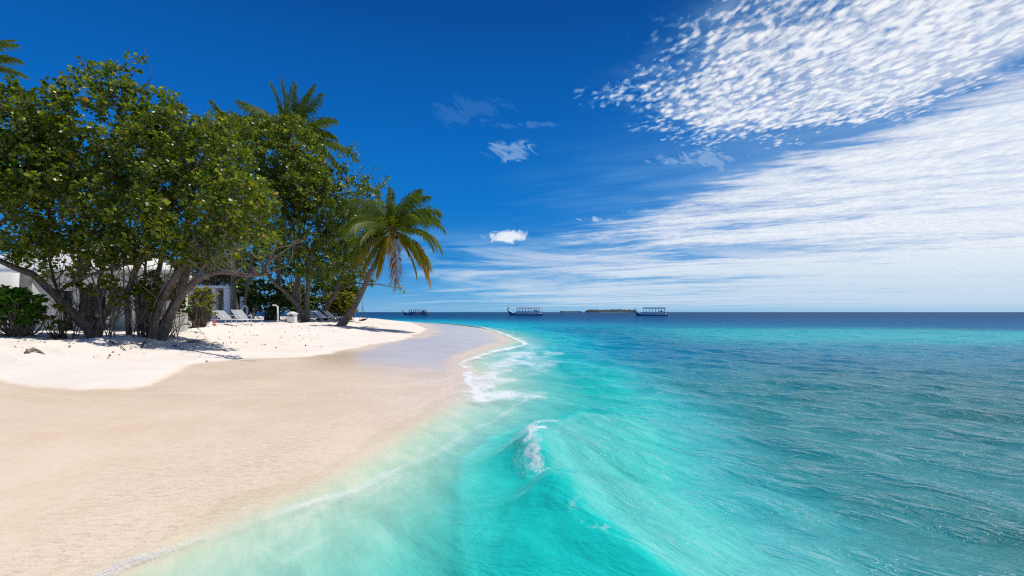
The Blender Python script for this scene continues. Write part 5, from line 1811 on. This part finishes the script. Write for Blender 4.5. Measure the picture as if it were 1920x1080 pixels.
def launch():
    x, y = zpt(650, 592.2); loc = (x, y, -.05)
    root = empty('motor_launch', loc, 'small white launch with white roof glimpsed behind the palm trunk', 'boat')
    xs = np.linspace(-3.6, 3.6, 12); u = (xs + 3.6) / 7.2
    bm = 1.1 * np.clip((1 - u) * 6, 0, 1) ** .5 * (0.25 + .75 * np.clip(u * 3.5, 0, 1) ** .6)
    bm = np.maximum(bm, .05); bm = np.where(u > .95, .8, bm); bm = np.where((u > .3) & (u < .97), 1.1, bm)
    sh = .95 + .4 * (1 - u) ** 2
    V = np.array([[(a, -b, s), (a, -b * .8, -.1), (a, 0, -.3), (a, b * .8, -.1), (a, b, s)] for a, b, s in zip(xs, bm, sh)]) + np.array(loc)
    m = MB(); m.add(V.reshape(-1, 3), [[i * 5 + j, i * 5 + j + 1, (i + 1) * 5 + j + 1, (i + 1) * 5 + j] for i in range(11) for j in range(4)])
    m.add(V[:, [0, 4]].reshape(-1, 3) - np.array([0, 0, .12]), [[2 * i, 2 * i + 2, 2 * i + 3, 2 * i + 1] for i in range(11)])
    m.add(V[-1], [[0, 4, 3, 0], [0, 3, 2, 0], [0, 2, 1, 0]])
    m.build('hull', M_HBLUE, root)
    m = MB(); m.box((x + .8, y, 3.0), (5.2, 2.3, .16)); m.build('roof', M_WHITE, root, bevel=.05)
    for sx in (-1.2, .6, 2.8):
        for sy in (-1, 1):
            p = MB(); p.tube([(x + sx, y + sy * .95, .8), (x + sx, y + sy * .95, 2.95)], [.06, .06], 6); p.build('post', M_WHITE, root)
    m = MB(); m.box((x + .9, y, 1.3), (2.4, 1.7, .9), taper=.9); m.build('console', M_HWHITE, root, bevel=.05)


launch()


def far_ship(px, w, label, hgt=3.2):
    Y = 1900.0
    x = (px - 960) / F * Y
    root = empty('distant_boat', (x, Y, 0), label, 'boat')
    k = w / F * Y / 8.0
    T = lambda V: np.asarray(V, float) * k + np.array([x, Y, 0])
    V = np.array([[(a, -b, s), (a, 0, -.3), (a, b, s)] for a, b, s in ((-4, .1, 1.3), (-2.6, 1.0, 1.0), (0, 1.3, .85), (3, 1.2, .85), (4, .9, .95))])
    m = MB(); m.add(T(V.reshape(-1, 3)), [[i * 3 + j, i * 3 + j + 1, (i + 1) * 3 + j + 1, (i + 1) * 3 + j] for i in range(4) for j in range(2)])
    m.add(T(V[:, [0, 2]].reshape(-1, 3)), [[2 * i, 2 * i + 2, 2 * i + 3, 2 * i + 1] for i in range(4)])
    m.build('hull', M_HULL, root)
    m = MB(); m.box(T([(.6, 0, 1.6)])[0], (3.2 * k, 1.7 * k, 1.5 * k), taper=.85); m.build('cabin', M_HBLUE, root)
    m = MB(); m.tube(T([(0, 0, 2.2), (0, 0, hgt)]), [.12 * k, .08 * k], 6); m.build('mast', M_HULL, root)


far_ship(880, 3.2, 'tiny dark boat on the horizon between the left and middle passenger boats')
far_ship(1610, 3.0, 'tiny dark boat alone on the horizon far to the right', 2.6)


# ------------------------------------------------------------------ wooded islands on the horizon
def island(px0, px1, hpx, label, seed):
    g = np.random.default_rng(seed)
    Y = 3200.0
    x0, x1 = (px0 - 960) / F * Y, (px1 - 960) / F * Y
    root = empty('wooded_island', ((x0 + x1) / 2, Y, 0), label, 'island')
    n, m_ = 90, 14
    uu = np.linspace(0, 1, n); vv = np.linspace(-1, 1, m_)
    U, Vv = np.meshgrid(uu, vv, indexing='ij')
    env = np.clip(np.minimum(U, 1 - U) * 14, 0, 1) ** .5 * np.clip(1 - Vv ** 2, 0, 1) ** .4
    H = hpx / F * Y * env * (.45 + .55 * fbm(U * 26, Vv * 2, seed) * 1.6 * (.6 + .5 * vnoise(U * 5, U * 0, seed)))
    D = (x1 - x0) * .12
    Vt = np.stack([x0 + (x1 - x0) * U, Y + Vv * D * np.sin(np.pi * np.clip(U, .02, .98)) ** .3, H - .4], axis=-1)
    i = np.arange(n - 1)[:, None] * m_; j = np.arange(m_ - 1)[None, :]
    Q = np.stack([i + j, i + m_ + j, i + m_ + j + 1, i + j + 1], axis=-1).reshape(-1, 4)
    mb = MB(); mb.add(Vt.reshape(-1, 3), Q, g.random(n * m_)); mb.build('forest', M_FOREST_HAZED, root)
    sb = MB()
    th = np.linspace(0, 2 * np.pi, 40, endpoint=False)
    for s_, z_ in ((1.04, -.3), (1.0, 1.2)):
        sb.V.append(np.stack([(x0 + x1) / 2 + (x1 - x0) / 2 * s_ * np.cos(th), Y + D * s_ * np.sin(th), np.full(40, z_)], axis=1)); sb.A.append(np.zeros(40))
    sb.F.append(np.array([[k, (k + 1) % 40, 40 + (k + 1) % 40, 40 + k] for k in range(40)])); sb.n = 80
    sb.build('shore', paint('island_sand', (.30, .30, .27), .9, .1, .01), root)


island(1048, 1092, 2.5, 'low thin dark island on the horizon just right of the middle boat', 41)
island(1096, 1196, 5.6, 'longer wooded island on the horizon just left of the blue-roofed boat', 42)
